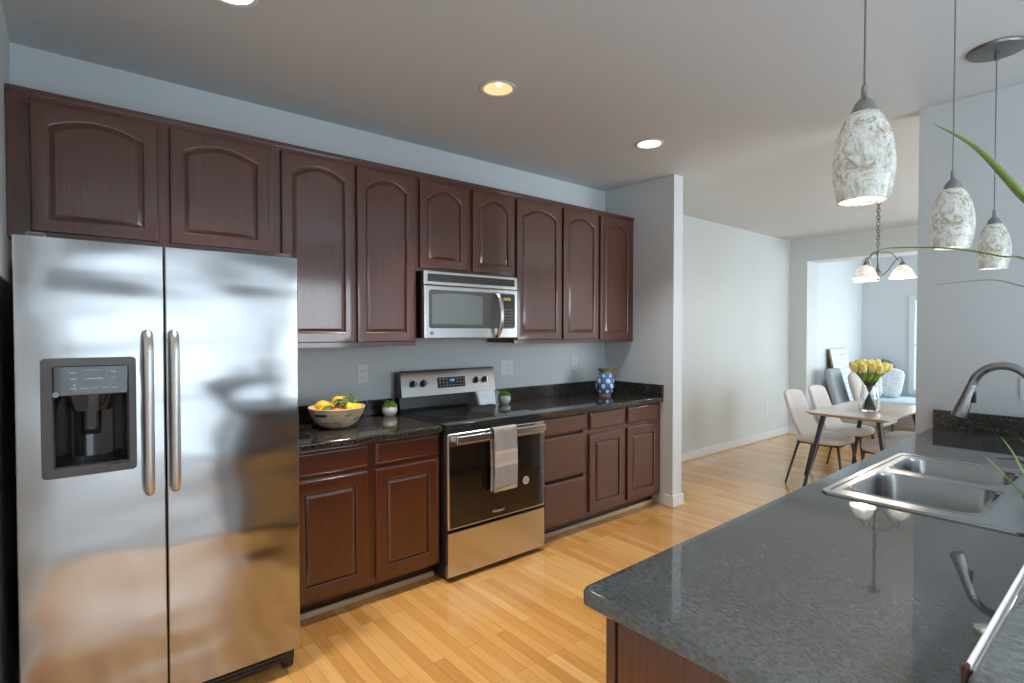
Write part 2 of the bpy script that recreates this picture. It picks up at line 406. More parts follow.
def drawer(parent, x0, x1, z0, z1, yb, th=.02, mt='cherry_h'):
    b = B(); yf = yb-th
    b.loops([rectloop(x0, x1, z0, z1, 0, yb), rectloop(x0, x1, z0, z1, 0, yf+.009), rectloop(x0, x1, z0, z1, .004, yf+.006), rectloop(x0, x1, z0, z1, .011, yf+.001), rectloop(x0, x1, z0, z1, .014, yf)], True, True)
    return b.obj('drawer', mt, parent, angle=40, wn=True)
UF = -.325
def upper(label, x0, x1, z0, doors, zd0, rise):
    r = thing('upper_cabinet', label, 'cabinet', ((x0+x1)/2, -.16, z0), group='dark cherry wall cabinets')
    b = B(); b.box(x0+.001, UF+.02, z0+.006, x1-.001, -.001, 2.436); b.obj('carcass', 'cherry', r)
    b = B()
    b.box(x0, UF, z0, x0+.03, UF+.02, 2.436); b.box(x1-.03, UF, z0, x1, UF+.02, 2.436)
    b.box(x0+.03, UF+.0004, z0, x1-.03, UF+.02, z0+.035); b.box(x0+.03, UF+.0004, 2.40, x1-.03, UF+.02, 2.436)
    for a, c in zip(doors, doors[1:]): b.box(a[1]-.01, UF+.0002, z0+.0003, c[0]+.01, UF+.0198, 2.4357)
    b.obj('face_frame', 'cherry', r)
    b = B(); b.box(x0, UF-.012, 2.436, x1, -.001, 2.458, .003); b.obj('top_moulding', 'cherry_h', r)
    for a, c in doors: door(r, a, c, zd0, 2.415, UF, min(.075, max(.045, rise*(.42/(c-a))**.5)))
upper('wide dark cherry wall cabinet with two arched doors above the refrigerator', XL+.002, 1.006, 1.850, [(.054, .494), (.54, .975)], 1.876, .045)
upper('tall dark cherry wall cabinet between refrigerator and microwave, over the fruit bowl', 1.007, 1.845, 1.373, [(1.038, 1.437), (1.453, 1.828)], 1.400, .05)
upper('short dark cherry wall cabinet with two arched doors directly above the microwave', 1.846, 2.642, 1.842, [(1.864, 2.228), (2.268, 2.632)], 1.864, .05)
upper('tall dark cherry wall cabinet with three arched doors, right of the microwave', 2.643, XR-.004, 1.373, [(2.656, 3.106), (3.128, 3.533), (3.558, 3.966)], 1.400, .055)

BF = -.61
def basecab(label, name, x0, x1, doors, drawers, stiles):
    r = thing(name, label, 'cabinet', ((x0+x1)/2, -.3, 0), group='cherry base cabinets')
    b = B(); b.box(x0+.001, BF+.02, .10, x1-.001, -.001, .875); b.obj('carcass', 'cherry', r)
    b = B(); b.box(x0, BF, .10, x1, BF+.02, .125); b.box(x0, BF, .85, x1, BF+.02, .875)
    for s0, s1 in stiles: b.box(s0, BF-.0002, .1003, s1, BF+.0198, .8747)
    if drawers and doors: b.box(x0, BF+.0003, .70, x1, BF+.0197, .76)
    b.obj('face_frame', 'cherry', r)
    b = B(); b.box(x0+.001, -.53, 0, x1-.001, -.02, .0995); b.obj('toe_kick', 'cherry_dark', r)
    b = B(); b.box(x0+.001, -.546, 0, x1-.001, -.531, .030, .004); b.obj('shoe_moulding', 'shoe', r)
    for d in doors: door(r, *d, BF, 0, .062)
    for d in drawers: drawer(r, *d, BF)
basecab('glossy red-brown base cabinet between refrigerator and range', 'base_cabinet', .945, 1.836,
        [(.985, 1.383, .125, .722), (1.427, 1.820, .125, .722)], [(.985, 1.383, .748, .866), (1.427, 1.820, .748, .866)], [(.945, 1.0), (1.37, 1.44), (1.805, 1.836)])
basecab('dark brown three-drawer base cabinet just right of the range', 'drawer_cabinet', 2.614, 3.09,
        [], [(2.655, 3.075, .748, .866), (2.655, 3.075, .428, .726), (2.655, 3.075, .125, .406)], [(2.614, 2.67), (3.06, 3.09)])
basecab('dark brown two-door base cabinet below the blue jug, against the end wall', 'base_cabinet', 3.091, XR-.002,
        [(3.116, 3.523, .125, .703), (3.558, 3.968, .125, .703)], [(3.116, 3.523, .735, .866), (3.558, 3.968, .735, .866)], [(3.091, 3.13), (3.51, 3.57), (3.955, XR-.002)])

# countertops
def ctop(label, x0, x1, right=False):
    r = thing('countertop', label, 'countertop', ((x0+x1)/2, -.32, .876))
    b = B(); b.box(x0, -.648, .8765, x1, -.0005, .914, .009, 3); b.obj('slab', 'granite', r)
    b = B(); b.box(x0, -.022, .9142, x1, -.0005, 1.015, .003); b.obj('backsplash', 'granite', r)
    if right:
        b = B(); b.box(x1-.022, -.648, .9142, x1, -.0225, 1.015, .003); b.obj('backsplash', 'granite', r)
ctop('polished dark granite countertop left of the range, under the fruit bowl', .935, 1.838)
ctop('polished dark granite countertop right of the range, under the blue jug', 2.610, XR-.001, True)

# ------------------------------------------------------------------ refrigerator
FX0, FX1, FM, FY, FZ0, FZ1 = .030, .922, .441, -.95, .105, 1.774
r = thing('refrigerator', 'stainless side-by-side refrigerator with water dispenser in its left door', 'refrigerator', ((FX0+FX1)/2, -.5, 0))
b = B(); b.box(FX0+.004, -.865, .06, FX1-.004, -.04, 1.755, .006); b.obj('body', 'grey_plastic', r)
b = B(); b.box(FX0+.01, -.90, .035, FX1-.01, -.866, .098, .004)
for k in range(3): b.box(FX0+.02, -.905, .045+.017*k, FX1-.06, -.899, .052+.017*k)
b.obj('base_grille', 'black', r)
for fx in (FX0+.06, FX1-.035):
    b = B(); b.cyl((fx-.02, -.88, .022), (fx+.02, -.88, .022), .022); b.obj('wheel', 'black', r)
for fx in (FX0+.03, FX1-.06):
    b = B(); b.box(fx, -.90, 1.775, fx+.05, -.80, 1.795, .006); b.obj('hinge_cover', 'grey_plastic', r)
def fdoor(x0, x1, hole=None):
    b = B()
    def sec(z):  # rounded plan outline, slightly bowed front
        L_ = []; rr = .005
        for k in range(7): a = PI - PI/2*k/6; L_.append((x0+rr+rr*math.cos(PI+PI/2*k/6), FY+rr+rr*math.sin(PI+PI/2*k/6), z))
        for k in range(1, 6): L_.append((x0+rr+(x1-x0-2*rr)*k/6, FY-.003*math.sin(PI*k/6), z))
        for k in range(7): L_.append((x1-rr+rr*math.cos(1.5*PI+PI/2*k/6), FY+rr+rr*math.sin(1.5*PI+PI/2*k/6), z))
        L_ += [(x1, -.869, z), (x0, -.869, z)]; return L_
    if hole is None: b.loops([sec(FZ0), sec(FZ0+.004), sec(FZ1-.004), sec(FZ1)], True, True)
    return b, sec
b, _ = fdoor(FM+.0018, FX1); rd = b.obj('door', 'steel_fridge', r, wn=True)
# left door: with a dispenser opening
DX0, DX1, DZ0, DZ1 = .118, .334, .992, 1.352
b, sec = fdoor(FX0, FM-.0018, True)
b.loops([sec(FZ0), sec(DZ0)], True, False); b.loops([sec(DZ1), sec(FZ1)], False, True)
s0, s1 = sec(DZ0), sec(DZ1)
def fpt(x, z):
    u = (x-FX0-.005)/(FM-.0018-FX0-.010); return (x, FY-.003*math.sin(PI*min(max(u, 0), 1)), z)
n = len(s0)
# sides left and right of the opening, keeping the outline
li = [k for k in range(n) if s0[k][0] <= DX0 and s0[k][1] < -.88]; ri = [k for k in range(n) if s0[k][0] >= DX1 and s0[k][1] < -.88]
lp = [s0[-1]] + [s0[k] for k in li] + [fpt(DX0, DZ0)]; lq = [s1[-1]] + [s1[k] for k in li] + [fpt(DX0, DZ1)]
b.loops([lp, lq], cyclic=False)
lp = [fpt(DX1, DZ0)] + [s0[k] for k in ri] + [s0[-2]]; lq = [fpt(DX1, DZ1)] + [s1[k] for k in ri] + [s1[-2]]
b.loops([lp, lq], cyclic=False)
ld = b.obj('door', 'steel_fridge', r, wn=True)
for x, d in ((.386, ld), (.466, rd)):
    b = B(); pts = [(x, FY+.002, 1.455), (x, FY-.03, 1.458), (x, FY-.052, 1.43), (x, FY-.055, 1.38), (x, FY-.055, .96), (x, FY-.052, .905), (x, FY-.03, .878), (x, FY+.002, .882)]
    b.tube(pts, .0155, 12); subsurf(b.obj('handle', 'handle_steel', d), 1)
# dispenser
disp = thing('tmp', 'x', 'x'); bpy.data.objects.remove(disp)
b = B(); o0, o1 = (.092, .352), (.970, 1.374)
def fr(x0, x1, z0, z1, rr, y): return [(p[0], y, p[1]) for p in [(q[0], q[1]) for q in rrect(x0, z0, x1, z1, rr, 0, 4)]]
b.loops([fr(*o0, *o1, .014, FY-.002), fr(o0[0]+.002, o0[1]-.002, o1[0]+.002, o1[1]-.002, .013, FY-.010), fr(DX0+.004, DX1-.004, DZ0+.006, DZ1-.006, .008, FY-.012), fr(DX0+.010, DX1-.010, DZ0+.012, DZ1-.006, .006, FY+.006)])
dp = b.obj('dispenser', 'grey_plastic', ld, wn=True)
def dpart(b, nm, m_): return b.obj(nm, m_, dp)
b = B(); ls = []
for k in range(9):  # concave recess
    a = k/8; x = DX0+.008+(DX1-DX0-.016)*a; yy = FY+.006+.070*math.sin(PI*a)**.6
    ls.append([(x, yy-.0, DZ0+.012), (x, yy, 1.25)])
b.loops(ls, cyclic=False); dpart(b, 'recess', 'black_gloss')
b = B(); b.box(DX0+.002, FY-.004, DZ0+.004, DX1-.002, FY+.075, DZ0+.016, .003); dpart(b, 'drip_tray', 'black')
b = B(); b.box(DX0+.006, FY-.010, 1.245, DX1-.006, FY+.075, 1.346, .004); dpart(b, 'control_panel', 'black_gloss')
b = B(); ls = [[(.226+rr*math.cos(PI+PI*k/12)*1, FY+.03+.6*rr*math.sin(PI+PI*k/12)*.9, z) for k in range(13)] for rr, z in ((.075, 1.246), (.066, 1.215), (.055, 1.19))]
b.loops(ls, True, True, False); dpart(b, 'nozzle_hood', 'black_gloss')
b = B(); b.grid(lambda u, v: (.204+.044*u, FY+.066-.010*v, 1.10+.12*v), 4, 4); solid(dpart(b, 'paddle', 'black'), .006)
b = B()
for x in (.178, .205, .232, .262, .290):
    b.box(x-.009, FY-.0115, 1.268, x+.009, FY-.010, 1.2715); 
for z in (1.30, 1.322):
    b.box(.168, FY-.0115, z, .187, FY-.010, z+.004); b.box(.278, FY-.0115, z, .295, FY-.010, z+.004)
b.box(.205, FY-.0115, 1.300, .258, FY-.010, 1.304); b.box(.208, FY-.0115, 1.330, .255, FY-.010, 1.333)
dpart(b, 'panel_print', 'print')
b = B(); b.cyl((.180, FY-.0115, 1.281), (.180, FY-.010, 1.281), .0025); dpart(b, 'indicator', 'green_led')
b = B(); b.cyl((.131, FY-.0125, 1.252), (.131, FY-.009, 1.252), .0085); bd = dpart(b, 'badge', 'print')
text('monogram', 'GE', .008, 'black', dp, (.131, FY-.0128, 1.252), (PI/2, 0, 0))

# ------------------------------------------------------------------ range
RX0, RX1, RY = 1.843, 2.604, -.655
r = thing('range', 'stainless electric range with black glass top and backguard, between the base cabinets', 'range', ((RX0+RX1)/2, -.33, 0))
b = B(); b.box(RX0+.004, -.65, .03, RX1-.004, -.03, .895); b.obj('body', 'black', r)
for fx in (RX0+.03, RX1-.03):
    for fy in (-.60, -.08):
        b = B(); b.cyl((fx, fy, 0), (fx, fy, .032), .018); b.obj('foot', 'black', r)
b = B(); b.box(RX0, -.690, .030, RX1, -.652, .292, .006); b.obj('storage_drawer', 'steel', r)
b = B(); b.loops([fr(RX0, RX1, .306, .868, .008, -.652), fr(RX0, RX1, .306, .868, .008, -.686), fr(RX0+.004, RX1-.004, .310, .864, .008, -.690), fr(RX0+.012, RX1-.008, .316, .792, .006, -.690), fr(RX0+.014, RX1-.010, .318, .790, .006, -.684)])
dr = b.obj('oven_door', 'steel', r, wn=True)
b = B(); b.box(RX0+.011, -.6885, .315, RX1-.007, -.66, .793, .002); b.obj('window', 'oven_glass', dr)
b = B(); b.box(RX0+.028, -.744, .812, RX1-.034, -.722, .860, .008, 3); b.box(RX0+.035, -.725, .822, RX0+.065, -.688, .852, .004); b.box(RX1-.075, -.725, .822, RX1-.045, -.688, .852, .004)
b.obj('handle', 'steel', dr)
text('lettering', 'Whirlpool', .022, 'white', dr, ((RX0+RX1)/2-.01, -.6895, .352), (PI/2, 0, 0))
b = B(); b.cyl((2.44, -.6895, .50), (2.44, -.688, .50), .026); st = b.obj('sticker', 'white', dr)
b = B(); b.lathe([(.019, 0), (.017, .0005)], (0, 0, 0), 24); bmesh.ops.rotate(b.bm, verts=b.bm.verts, matrix=Matrix.Rotation(PI/2, 3, 'X')); bmesh.ops.translate(b.bm, verts=b.bm.verts, vec=(2.44, -.6897, .50)); b.obj('sticker_print', 'print', dr)
b = B(); b.box(RX0-.002, -.672, .872, RX1+.002, -.652, .905, .004); b.obj('front_trim', 'black', r)
b = B(); b.box(RX0-.003, -.680, .9035, RX1+.003, -.085, .921, .006, 3); b.obj('cooktop', 'cooktop', r)
for cx_, cy_, rr in ((2.03, -.53, .10), (2.42, -.53, .115), (2.03, -.24, .075), (2.42, -.24, .085)):
    b = B(); b.lathe([(rr, .9212), (rr, .9216), (rr-.003, .9216), (rr-.003, .9212)], (cx_, cy_, 0), 40, close=(False, False)); b.obj('burner_ring', 'ring', r)
prof = [(-.028, .905), (-.110, .905), (-.112, .925), (-.098, 1.015), (-.096, 1.022), (-.082, 1.030), (-.070, 1.190), (-.064, 1.198), (-.030, 1.198)]
def xprism(b, prof, x0, x1): return b.loops([[(x0, y, z) for y, z in prof], [(x1, y, z) for y, z in prof]], True, True)
b = xprism(B(), [(-.03, .905), (-.112, .905), (-.112, .922), (-.096, 1.022), (-.03, 1.022)], RX0+.004, RX1+.038); b.obj('backguard_glass', 'cooktop', r)
b = xprism(B(), [(-.03, 1.023), (-.100, 1.023), (-.097, 1.034), (-.074, 1.186), (-.066, 1.196), (-.03, 1.196)], RX0+.022, RX1+.044); bg = b.obj('backguard', 'steel', r)
b = B(); b.box(RX0+.004, -.085, 1.023, RX0+.021, -.03, 1.190, .003); b.obj('end_cap', 'black', r)
def onback(x, z): return Vector((x, -.0985+(z-1.034)*.1513, z))
nrm = Vector((0, -1, .151)).normalized()
for x in (1.955, 2.035, 2.478, 2.555):
    p = onback(x, 1.108); b = B(); b.cyl(p, p+nrm*.006, .024, .023, 28); b.cyl(p+nrm*.006, p+nrm*.026, .019, .017, 28); kn = b.obj('knob', 'black', r)
    b = B(); b.box(x-.005, p.y-.034, p.z-.014, x+.005, p.y-.024, p.z+.022, .002); b.obj('pointer', 'steel', kn)
p0, p1 = onback(2.150, 1.070), onback(2.375, 1.140)
b = xprism(B(), [(p0.y-.001, p0.z), (p0.y-.006, p0.z), (p1.y-.006, p1.z), (p1.y-.001, p1.z)], 2.150, 2.375); ct = b.obj('control_panel', 'black_gloss', r)
a_ = math.atan(.1513)
text('clock_digits', '1:53', .024, 'blue_led', ct, onback(2.262, 1.117)+nrm*.0075, (PI/2-a_, 0, 0))
b = B()
for i in range(8):
    for j in range(3):
        if 2 < i < 5 and j: continue
        q = onback(2.165+.028*i, 1.082+.022*j)+nrm*.0068; b.box(q.x-.006, q.y-.0004, q.z-.003, q.x+.006, q.y, q.z+.003)
b.obj('key_print', 'print', ct)
# towel hung over the handle
TX0, TX1 = 2.132, 2.312
def tw(u, v):
    x = TX0+(TX1-TX0)*u + .004*math.sin(v*9); s = v*.80
    wob = .003*math.sin(u*11+1)
    if s < .36: return (x, -.7485-wob-.008*(1-s/.36)*math.sin(u*7)*.5 - .004, .508+s)
    if s < .42:
        a = PI*(s-.36)/.06; return (x, -.733-.0195*math.cos(a)-.0, .868+.0135*math.sin(a))
    return (x, -.7135, .868-(s-.42))
b = B(); b.grid(tw, 14, 60); tz = .508
t_ = b.obj('dish_towel', 'towel', origin=(2.22, -.75, tz)); solid(t_, .004)
tag(t_, 'grey and cream striped dish towel hanging over the oven door handle', 'towel')
b = B()
for k in range(34):
    x = TX0+.003+(TX1-TX0-.006)*k/33; b.tube([(x, -.752, .512), (x+.001, -.753, .500), (x+random.uniform(-.003, .003), -.753, .490+random.uniform(0, .005))], .0022, 5)
bmesh.ops.translate(b.bm, verts=b.bm.verts, vec=(0, 0, 0)); b.obj('fringe', 'fringe', t_)

# ------------------------------------------------------------------ microwave
MX0, MX1, MZ0, MZ1, MY = 1.856, 2.612, 1.416, 1.841, -.400
r = thing('microwave', 'stainless over-the-range microwave with bow handle under the short cabinet', 'microwave', ((MX0+MX1)/2, -.2, MZ0))
b = B(); b.box(MX0+.003, MY+.03, MZ0+.004, MX1-.003, -.001, MZ1, .003); b.obj('body', 'black', r)
b = B(); b.box(MX0, MY, MZ1-.088, MX1, MY+.031, MZ1, .006); b.obj('vent_frame', 'steel', r)
b = B(); b.box(MX0+.03, MY-.003, MZ1-.066, MX1-.03, MY+.01, MZ1-.018); vg = b.obj('vent_grille', 'black', r)
for k in range(4):
    b = B(); z = MZ1-.060+.0125*k; b.box(MX0+.034, MY-.008, z, MX1-.034, MY-.002, z+.004, .001); b.obj('louver', 'grey_plastic', vg)
b = B(); b.box(MX0, MY-.004, MZ0, MX1, MY+.031, MZ1-.090, .008, 3); fd = b.obj('front', 'steel', r)
b = B(); b.loops([fr(MX0+.034, MX1-.028, MZ0+.066, MZ1-.116, .018, MY-.003), fr(MX0+.036, MX1-.030, MZ0+.068, MZ1-.118, .017, MY-.008)], False, True); b.obj('window_surround', 'mw_dark', r, wn=True)
gl = []
wx0, wx1, wz0, wz1 = MX0+.055, MX0+.445, MZ0+.092, MZ1-.142
top = [(wx1-(wx1-wx0)*k/10, MY-.0095, wz1+.012*math.sin(PI*k/10)-.006) for k in range(11)]
b = B(); b.loops([[(wx0, MY-.0095, wz0), (wx1, MY-.0095, wz0)] + top, [(x, MY-.0075, z) for x, y, z in [(wx0, 0, wz0), (wx1, 0, wz0)] + top]], True, True); b.obj('window', 'mw_glass', r)
b = B(); b.box(MX1-.150, MY-.0095, MZ0+.078, MX1-.036, MY-.006, MZ1-.126, .003); kp = b.obj('keypad', 'black', r)
b = B(); b.box(MX1-.135, MY-.0105, MZ1-.165, MX1-.070, MY-.009, MZ1-.146); b.obj('display', 'amber_led', kp)
b = B()
for i in range(4):
    for j in range(6): b.box(MX1-.138+.024*i, MY-.0102, MZ0+.09+.021*j, MX1-.126+.024*i, MY-.0092, MZ0+.094+.021*j)
b.obj('key_print', 'print', kp)
hx = MX0+.555
b = B(); pts = [(hx, MY-.004, MZ0+.012), (hx+.002, MY-.030, MZ0+.018), (hx+.008, MY-.054, MZ0+.075), (hx+.010, MY-.064, MZ0+.16), (hx+.008, MY-.054, MZ0+.245), (hx+.002, MY-.030, MZ0+.300), (hx, MY-.004, MZ0+.308)]
b.tube(pts, [.014, .017, .020, .021, .020, .017, .014], 12); subsurf(b.obj('handle', 'steel', r), 1)
b = B(); b.cyl((MX0+.055, MY-.008, MZ0+.035), (MX0+.055, MY-.003, MZ0+.035), .012, None, 24); bd = b.obj('badge', 'chrome', r)
text('monogram', 'GE', .011, 'black', r, (MX0+.055, MY-.0085, MZ0+.035), (PI/2, 0, 0))

# ------------------------------------------------------------------ bowl of lemons, pots, jug
bc = Vector((1.345, -.300, .9145))
r = thing('fruit_bowl', 'wide patchwork wooden bowl holding lemons on the left countertop', 'bowl', bc)
b = B(); b.lathe([(.002, .004), (.055, 0), (.075, .004), (.115, .035), (.142, .075), (.157, .118), (.155, .121), (.150, .118), (.135, .076), (.108, .040), (.068, .012), (.002, .010)], bc, 48, close=(True, True)); b.obj('shell', 'bowl', r)
# dark handle slot
ang = R(215)
b = B(); ls = []
for j, zz in enumerate((.080, .094)):
    rr = .1475 if j == 0 else .1525
    ls.append([(bc.x+(rr)*math.cos(ang+ (k/8-.5)*.48), bc.y+rr*math.sin(ang+(k/8-.5)*.48), bc.z+zz) for k in range(9)])
b.loops(ls, cyclic=False); solid(b.obj('handle_slot', 'black', r), .006)
def lemon_mesh(kind):
    b = B()
    if kind == 'lemon': b.lathe([(.001, -.046), (.006, -.044), (.014, -.038), (.024, -.027), (.030, -.010), (.0305, .006), (.026, .022), (.017, .034), (.009, .040), (.006, .046), (.001, .048)], (0, 0, 0), 20)
    else: b.lathe([(.001, -.033), (.012, -.031), (.025, -.022), (.032, -.008), (.0325, .006), (.027, .020), (.016, .029), (.006, .032), (.001, .031)], (0, 0, 0), 20)
    return b
lem = [(-.085, -.045, .085, 'lemon', 'lemon at the left rim of the wooden bowl, beside the dark handle slot'),
       (-.030, -.090, .088, 'orange', 'small orange fruit at the front rim of the wooden bowl, below the dark leaf'),
       (.035, -.080, .100, 'lemon', 'big lemon lying at the front of the wooden bowl, right of the leaves'),
       (.095, -.030, .090, 'lemon', 'lemon by the right rim of the wooden bowl, below the leaf sprig'),
       (.000, -.015, .135, 'lemon', 'lemon on top of the pile in the wooden bowl, behind the dark leaf'),
       (-.065, .035, .110, 'lemon', 'lemon at the back left of the wooden bowl'),
       (.050, .045, .125, 'lemon', 'lemon at the back of the wooden bowl, just beneath the upright leaf sprig'),
       (.010, .085, .090, 'lemon', 'lemon half hidden at the rear rim of the wooden bowl')]
for k, (dx, dy, dz, kd, lb) in enumerate(lem):
    p = bc+Vector((dx, dy, dz+.014)); o = lemon_mesh(kd).obj(kd if kd == 'lemon' else 'orange', 'lemon' if kd == 'lemon' else 'orange')
    o.location = p; o.rotation_euler = (R(80), R(20*k), R(70*k+60)); o.scale = (1.15,)*3 if k == 2 else (1.05,)*3
    tag(o, lb, kd if kd == 'lemon' else 'orange', 'citrus fruit in the wooden bowl')
def leafgrid(b, p, d, up, ln, w, bend=.2):
    p, d, up = Vector(p), Vector(d).normalized(), Vector(up); s = d.cross(up).normalized(); up = s.cross(d)
    def fn(u, v):
        wd = w*(math.sin(PI*min(1, .06+.94*v))**.8); x = (u-.5)*2
        return p + d*ln*v + s*x*wd - up*(bend*ln*v*v) + up*abs(x)*wd*.35
    return b.grid(fn, 4, 8)
for nm, lb, ps in (('leaf_sprig', 'dark green citrus leaf lying across the front lemons in the wooden bowl', [((-.055, -.10, .138), (.9, .1, .35), .085, .030), ((-.04, -.085, .142), (.2, -.3, .3), .055, .020)]),
                   ('leaf_sprig', 'grey-green citrus leaf sprig standing up at the right of the wooden bowl', [((.075, -.03, .135), (-.75, .1, .45), .075, .024), ((.085, -.02, .125), (-.05, .1, 1), .075, .018), ((.085, -.03, .13), (.5, -.1, .5), .05, .015)]),
                   ('leaf_sprig', 'dark green citrus leaf under the lemons at the left of the wooden bowl', [((-.11, -.07, .118), (.9, -.2, .1), .08, .022)])):
    b = B()
    for p, d, ln, w in ps: leafgrid(b, bc+Vector(p), d, (0, -.5, 1), ln, w)
    o = b.obj(nm, 'leaf_dark', origin=bc+Vector(ps[0][0])); solid(o, .0015); tag(o, lb, 'leaf')
def succ(label, x, y, r0, h):
    r = thing('potted_succulent', label, 'potted plant', (x, y, .9145))
    b = B(); b.lathe([(.002, .003), (r0*.62, 0), (r0*.82, h*.15), (r0, h*.5), (r0*.97, h*.78), (r0*.86, h), (r0*.78, h), (r0*.8, h*.85), (.002, h*.84)], (x, y, .9145), 28); b.obj('pot', 'pot', r)
    b = B()
    for k in range(46):
        a = k*2.39996; q = math.sqrt((k+.5)/46); el = 1.35-1.15*q; rr = r0*.9*q
        leafgrid(b, (x+rr*math.cos(a)*.6, y+rr*math.sin(a)*.6, .9145+h*.88+.012*(1-q)), (math.cos(a)*math.cos(el), math.sin(a)*math.cos(el), math.sin(el)), (0, 0, 1), r0*(.75-.15*q), r0*.17, -.12)
    solid(b.obj('foliage', 'succulent', r), .003)
succ('small white pot of bright green succulent left of the range backguard', 1.775, -.100, .050, .062)
succ('small white pot of green succulent right of the range, under the switch plate', 2.722, -.115, .048, .062)
jx, jy, jz = 3.70, -.27, .9145
r = thing('pitcher', 'blue pitcher with pale dots, olive rim and handle, at the countertop corner', 'pitcher', (jx, jy, jz))
prof = [(.002, .0), (.046, 0), (.050, .004), (.051, .014)]; b = B(); b.lathe(prof+[(.002, .014)], (jx, jy, jz), 32); b.obj('foot', 'terra', r)
bp = [(.051, .014), (.064, .05), (.076, .085), (.078, .105), (.072, .14), (.058, .175), (.048, .195), (.047, .203)]
b = B(); b.lathe(bp + [(.043, .203), (.044, .19), (.060, .15), (.068, .10), (.046, .022), (.002, .018)], (jx, jy, jz), 40); b.obj('body', 'jug_blue', r)
b = B()
def rad(z):
    for (r0, z0), (r1, z1) in zip(bp, bp[1:]):
        if z0 <= z <= z1: return r0+(r1-r0)*(z-z0)/(z1-z0)
    return bp[-1][0]
for row, z in enumerate((.045, .085, .128, .168)):
    nd = 6
    for k in range(nd):
        a = 2*PI*(k+.5*(row % 2))/nd; R0 = rad(z); c_ = Vector((jx+R0*math.cos(a), jy+R0*math.sin(a), jz+z)); q = .0175 if row in (1, 2) else .014
        rot = Matrix.Rotation(a, 3, 'Z'); b.ell(c_, .0035, q, q*1.3, rot, 12, 6)
b.obj('dots', 'jug_dot', r)
b = B(); b.lathe([(.047, .203), (.050, .210), (.056, .226), (.060, .232), (.055, .232), (.046, .212), (.043, .203)], (jx, jy, jz), 36, mod=lambda a, z: 1+.18*math.exp(-((a-2.4)/.45)**2)*(z > .22), close=(False, False)); b.obj('rim', 'jug_rim', r)
hd = Vector((.85, -.5, 0)).normalized()
b = B(); P = lambda d, z: Vector((jx, jy, jz+z))+hd*d
b.tube([P(.046, .215), P(.062, .236), P(.090, .240), P(.112, .220), P(.116, .190), P(.104, .155), P(.085, .125), P(.072, .118)], [.007, .008, .008, .0085, .008, .0075, .007, .007], 10, .8); subsurf(b.obj('handle', 'jug_rim', r), 1)

# ------------------------------------------------------------------ outlets and switches
def plate(label, cat, c, w, gangs, axis='y', h=.118):
    """gangs: 'o' outlet, 's' rocker switch; axis = wall normal"""
    r = thing(cat.replace(' ', '_'), label, cat, c)
    c = Vector(c)
    def bx(b, u0, d0, z0, u1, d1, z1, bev=0):
        if axis == 'y': b.box(c.x+u0, c.y-d1, c.z+z0, c.x+u1, c.y-d0, c.z+z1, bev)
        else: b.box(c.x-d1, c.y+u0, c.z+z0, c.x-d0, c.y+u1, c.z+z1, bev)
    b = B(); bx(b, -w/2, .0002, -h/2, w/2, .006, h/2, .003); b.obj('cover_plate', 'white_plastic', r)
    n = len(gangs)
    for k, g in enumerate(gangs):
        u = (k-(n-1)/2)*.046*1.0
        if g == 's':
            b = B(); bx(b, u-.017, .006, -.034, u+.017, .009, .034, .002); b.obj('rocker', 'white_plastic', r)
        else:
            for zz in (-.021, .021):
                b = B(); bx(b, u-.017, .006, zz-.014, u+.017, .0085, zz+.014, .003); s = b.obj('socket', 'white_plastic', r)
                b = B()
                for du in (-.007, .007): bx(b, u+du-.0015, .0085, zz-.003, u+du+.0015, .0092, zz+.006)
                bx(b, u-.002, .0085, zz-.010, u+.002, .0092, zz-.006); b.obj('slots', 'slot', s)
plate('white duplex outlet on the back wall above the fruit bowl', 'outlet', (1.632, 0, 1.187), .074, 'o')
plate('white double plate with rocker switch and outlet right of the range', 'switch plate', (2.835, 0, 1.180), .128, 'so')
plate('white outlet on the back wall left of the blue pitcher', 'outlet', (3.600, 0, 1.180), .074, 'o')
plate('white outlet low on the long pale dining wall', 'outlet', (7.45, YD, .41), .074, 'o')
plate('white outlet on the end wall above the dark splashback by the faucet', 'outlet', (XR-.01, -2.868, 1.167), .074, 'o', 'x')

# ------------------------------------------------------------------ peninsula
PX0, PX1, PY0, PY1 = 1.005, XR-.011, -2.508, -3.165
SX0, SX1, SY0, SY1 = 2.140, 3.030, -2.560, -3.080
r = thing('peninsula_countertop', 'large polished grey granite peninsula countertop with the sink set in it', 'countertop', ((PX0+PX1)/2, -2.83, .876))
b = B()
def outl(d, z): return rrect(PX0+d, PY1, PX1, PY0-d, .022, z, 5)[:12] + [p for p in rrect(PX0+d, PY1, PX1, PY0-d, .001, z, 5)[12:]]
hole = lambda z: rrect(SX0+.02, SY1+.02, SX1-.02, SY0-.02, .02, z, 5)
b.loops([hole(.876), outl(.006, .876), outl(0, .882), outl(0, .906), outl(.003, .9115), outl(.008, .914), hole(.914), hole(.876)])
for v_ in b.bm.verts:
    if v_.co.x > 3.9 and v_.co.y > -2.6: v_.co.y += .042
b.obj('slab', 'granite_pen', r, angle=40, wn=True)
b = B(); b.box(PX1-.022, PY1, .9142, PX1, PY0+.038, 1.016, .003); b.obj('backsplash', 'granite', r)
r = thing('peninsula_cabinet', 'red-brown cherry peninsula cabinet under the grey granite countertop', 'cabinet', (2.5, -2.85, 0))
b = B(); b.box(1.040, -3.16, .10, 4.0, -2.565, .8755) if False else None
b.box(1.050, -2.585, .10, 3.995, -2.565, .875); b.box(1.050, -3.16, .10, 1.07, -2.585, .875); b.box(1.07, -3.16, .10, 3.995, -2.585, .12); b.obj('carcass', 'cherry', r)
b = B(); b.box(1.040, -2.577, .0, 1.062, -2.553, .8755, .002); b.obj('corner_stile', 'cherry', r)
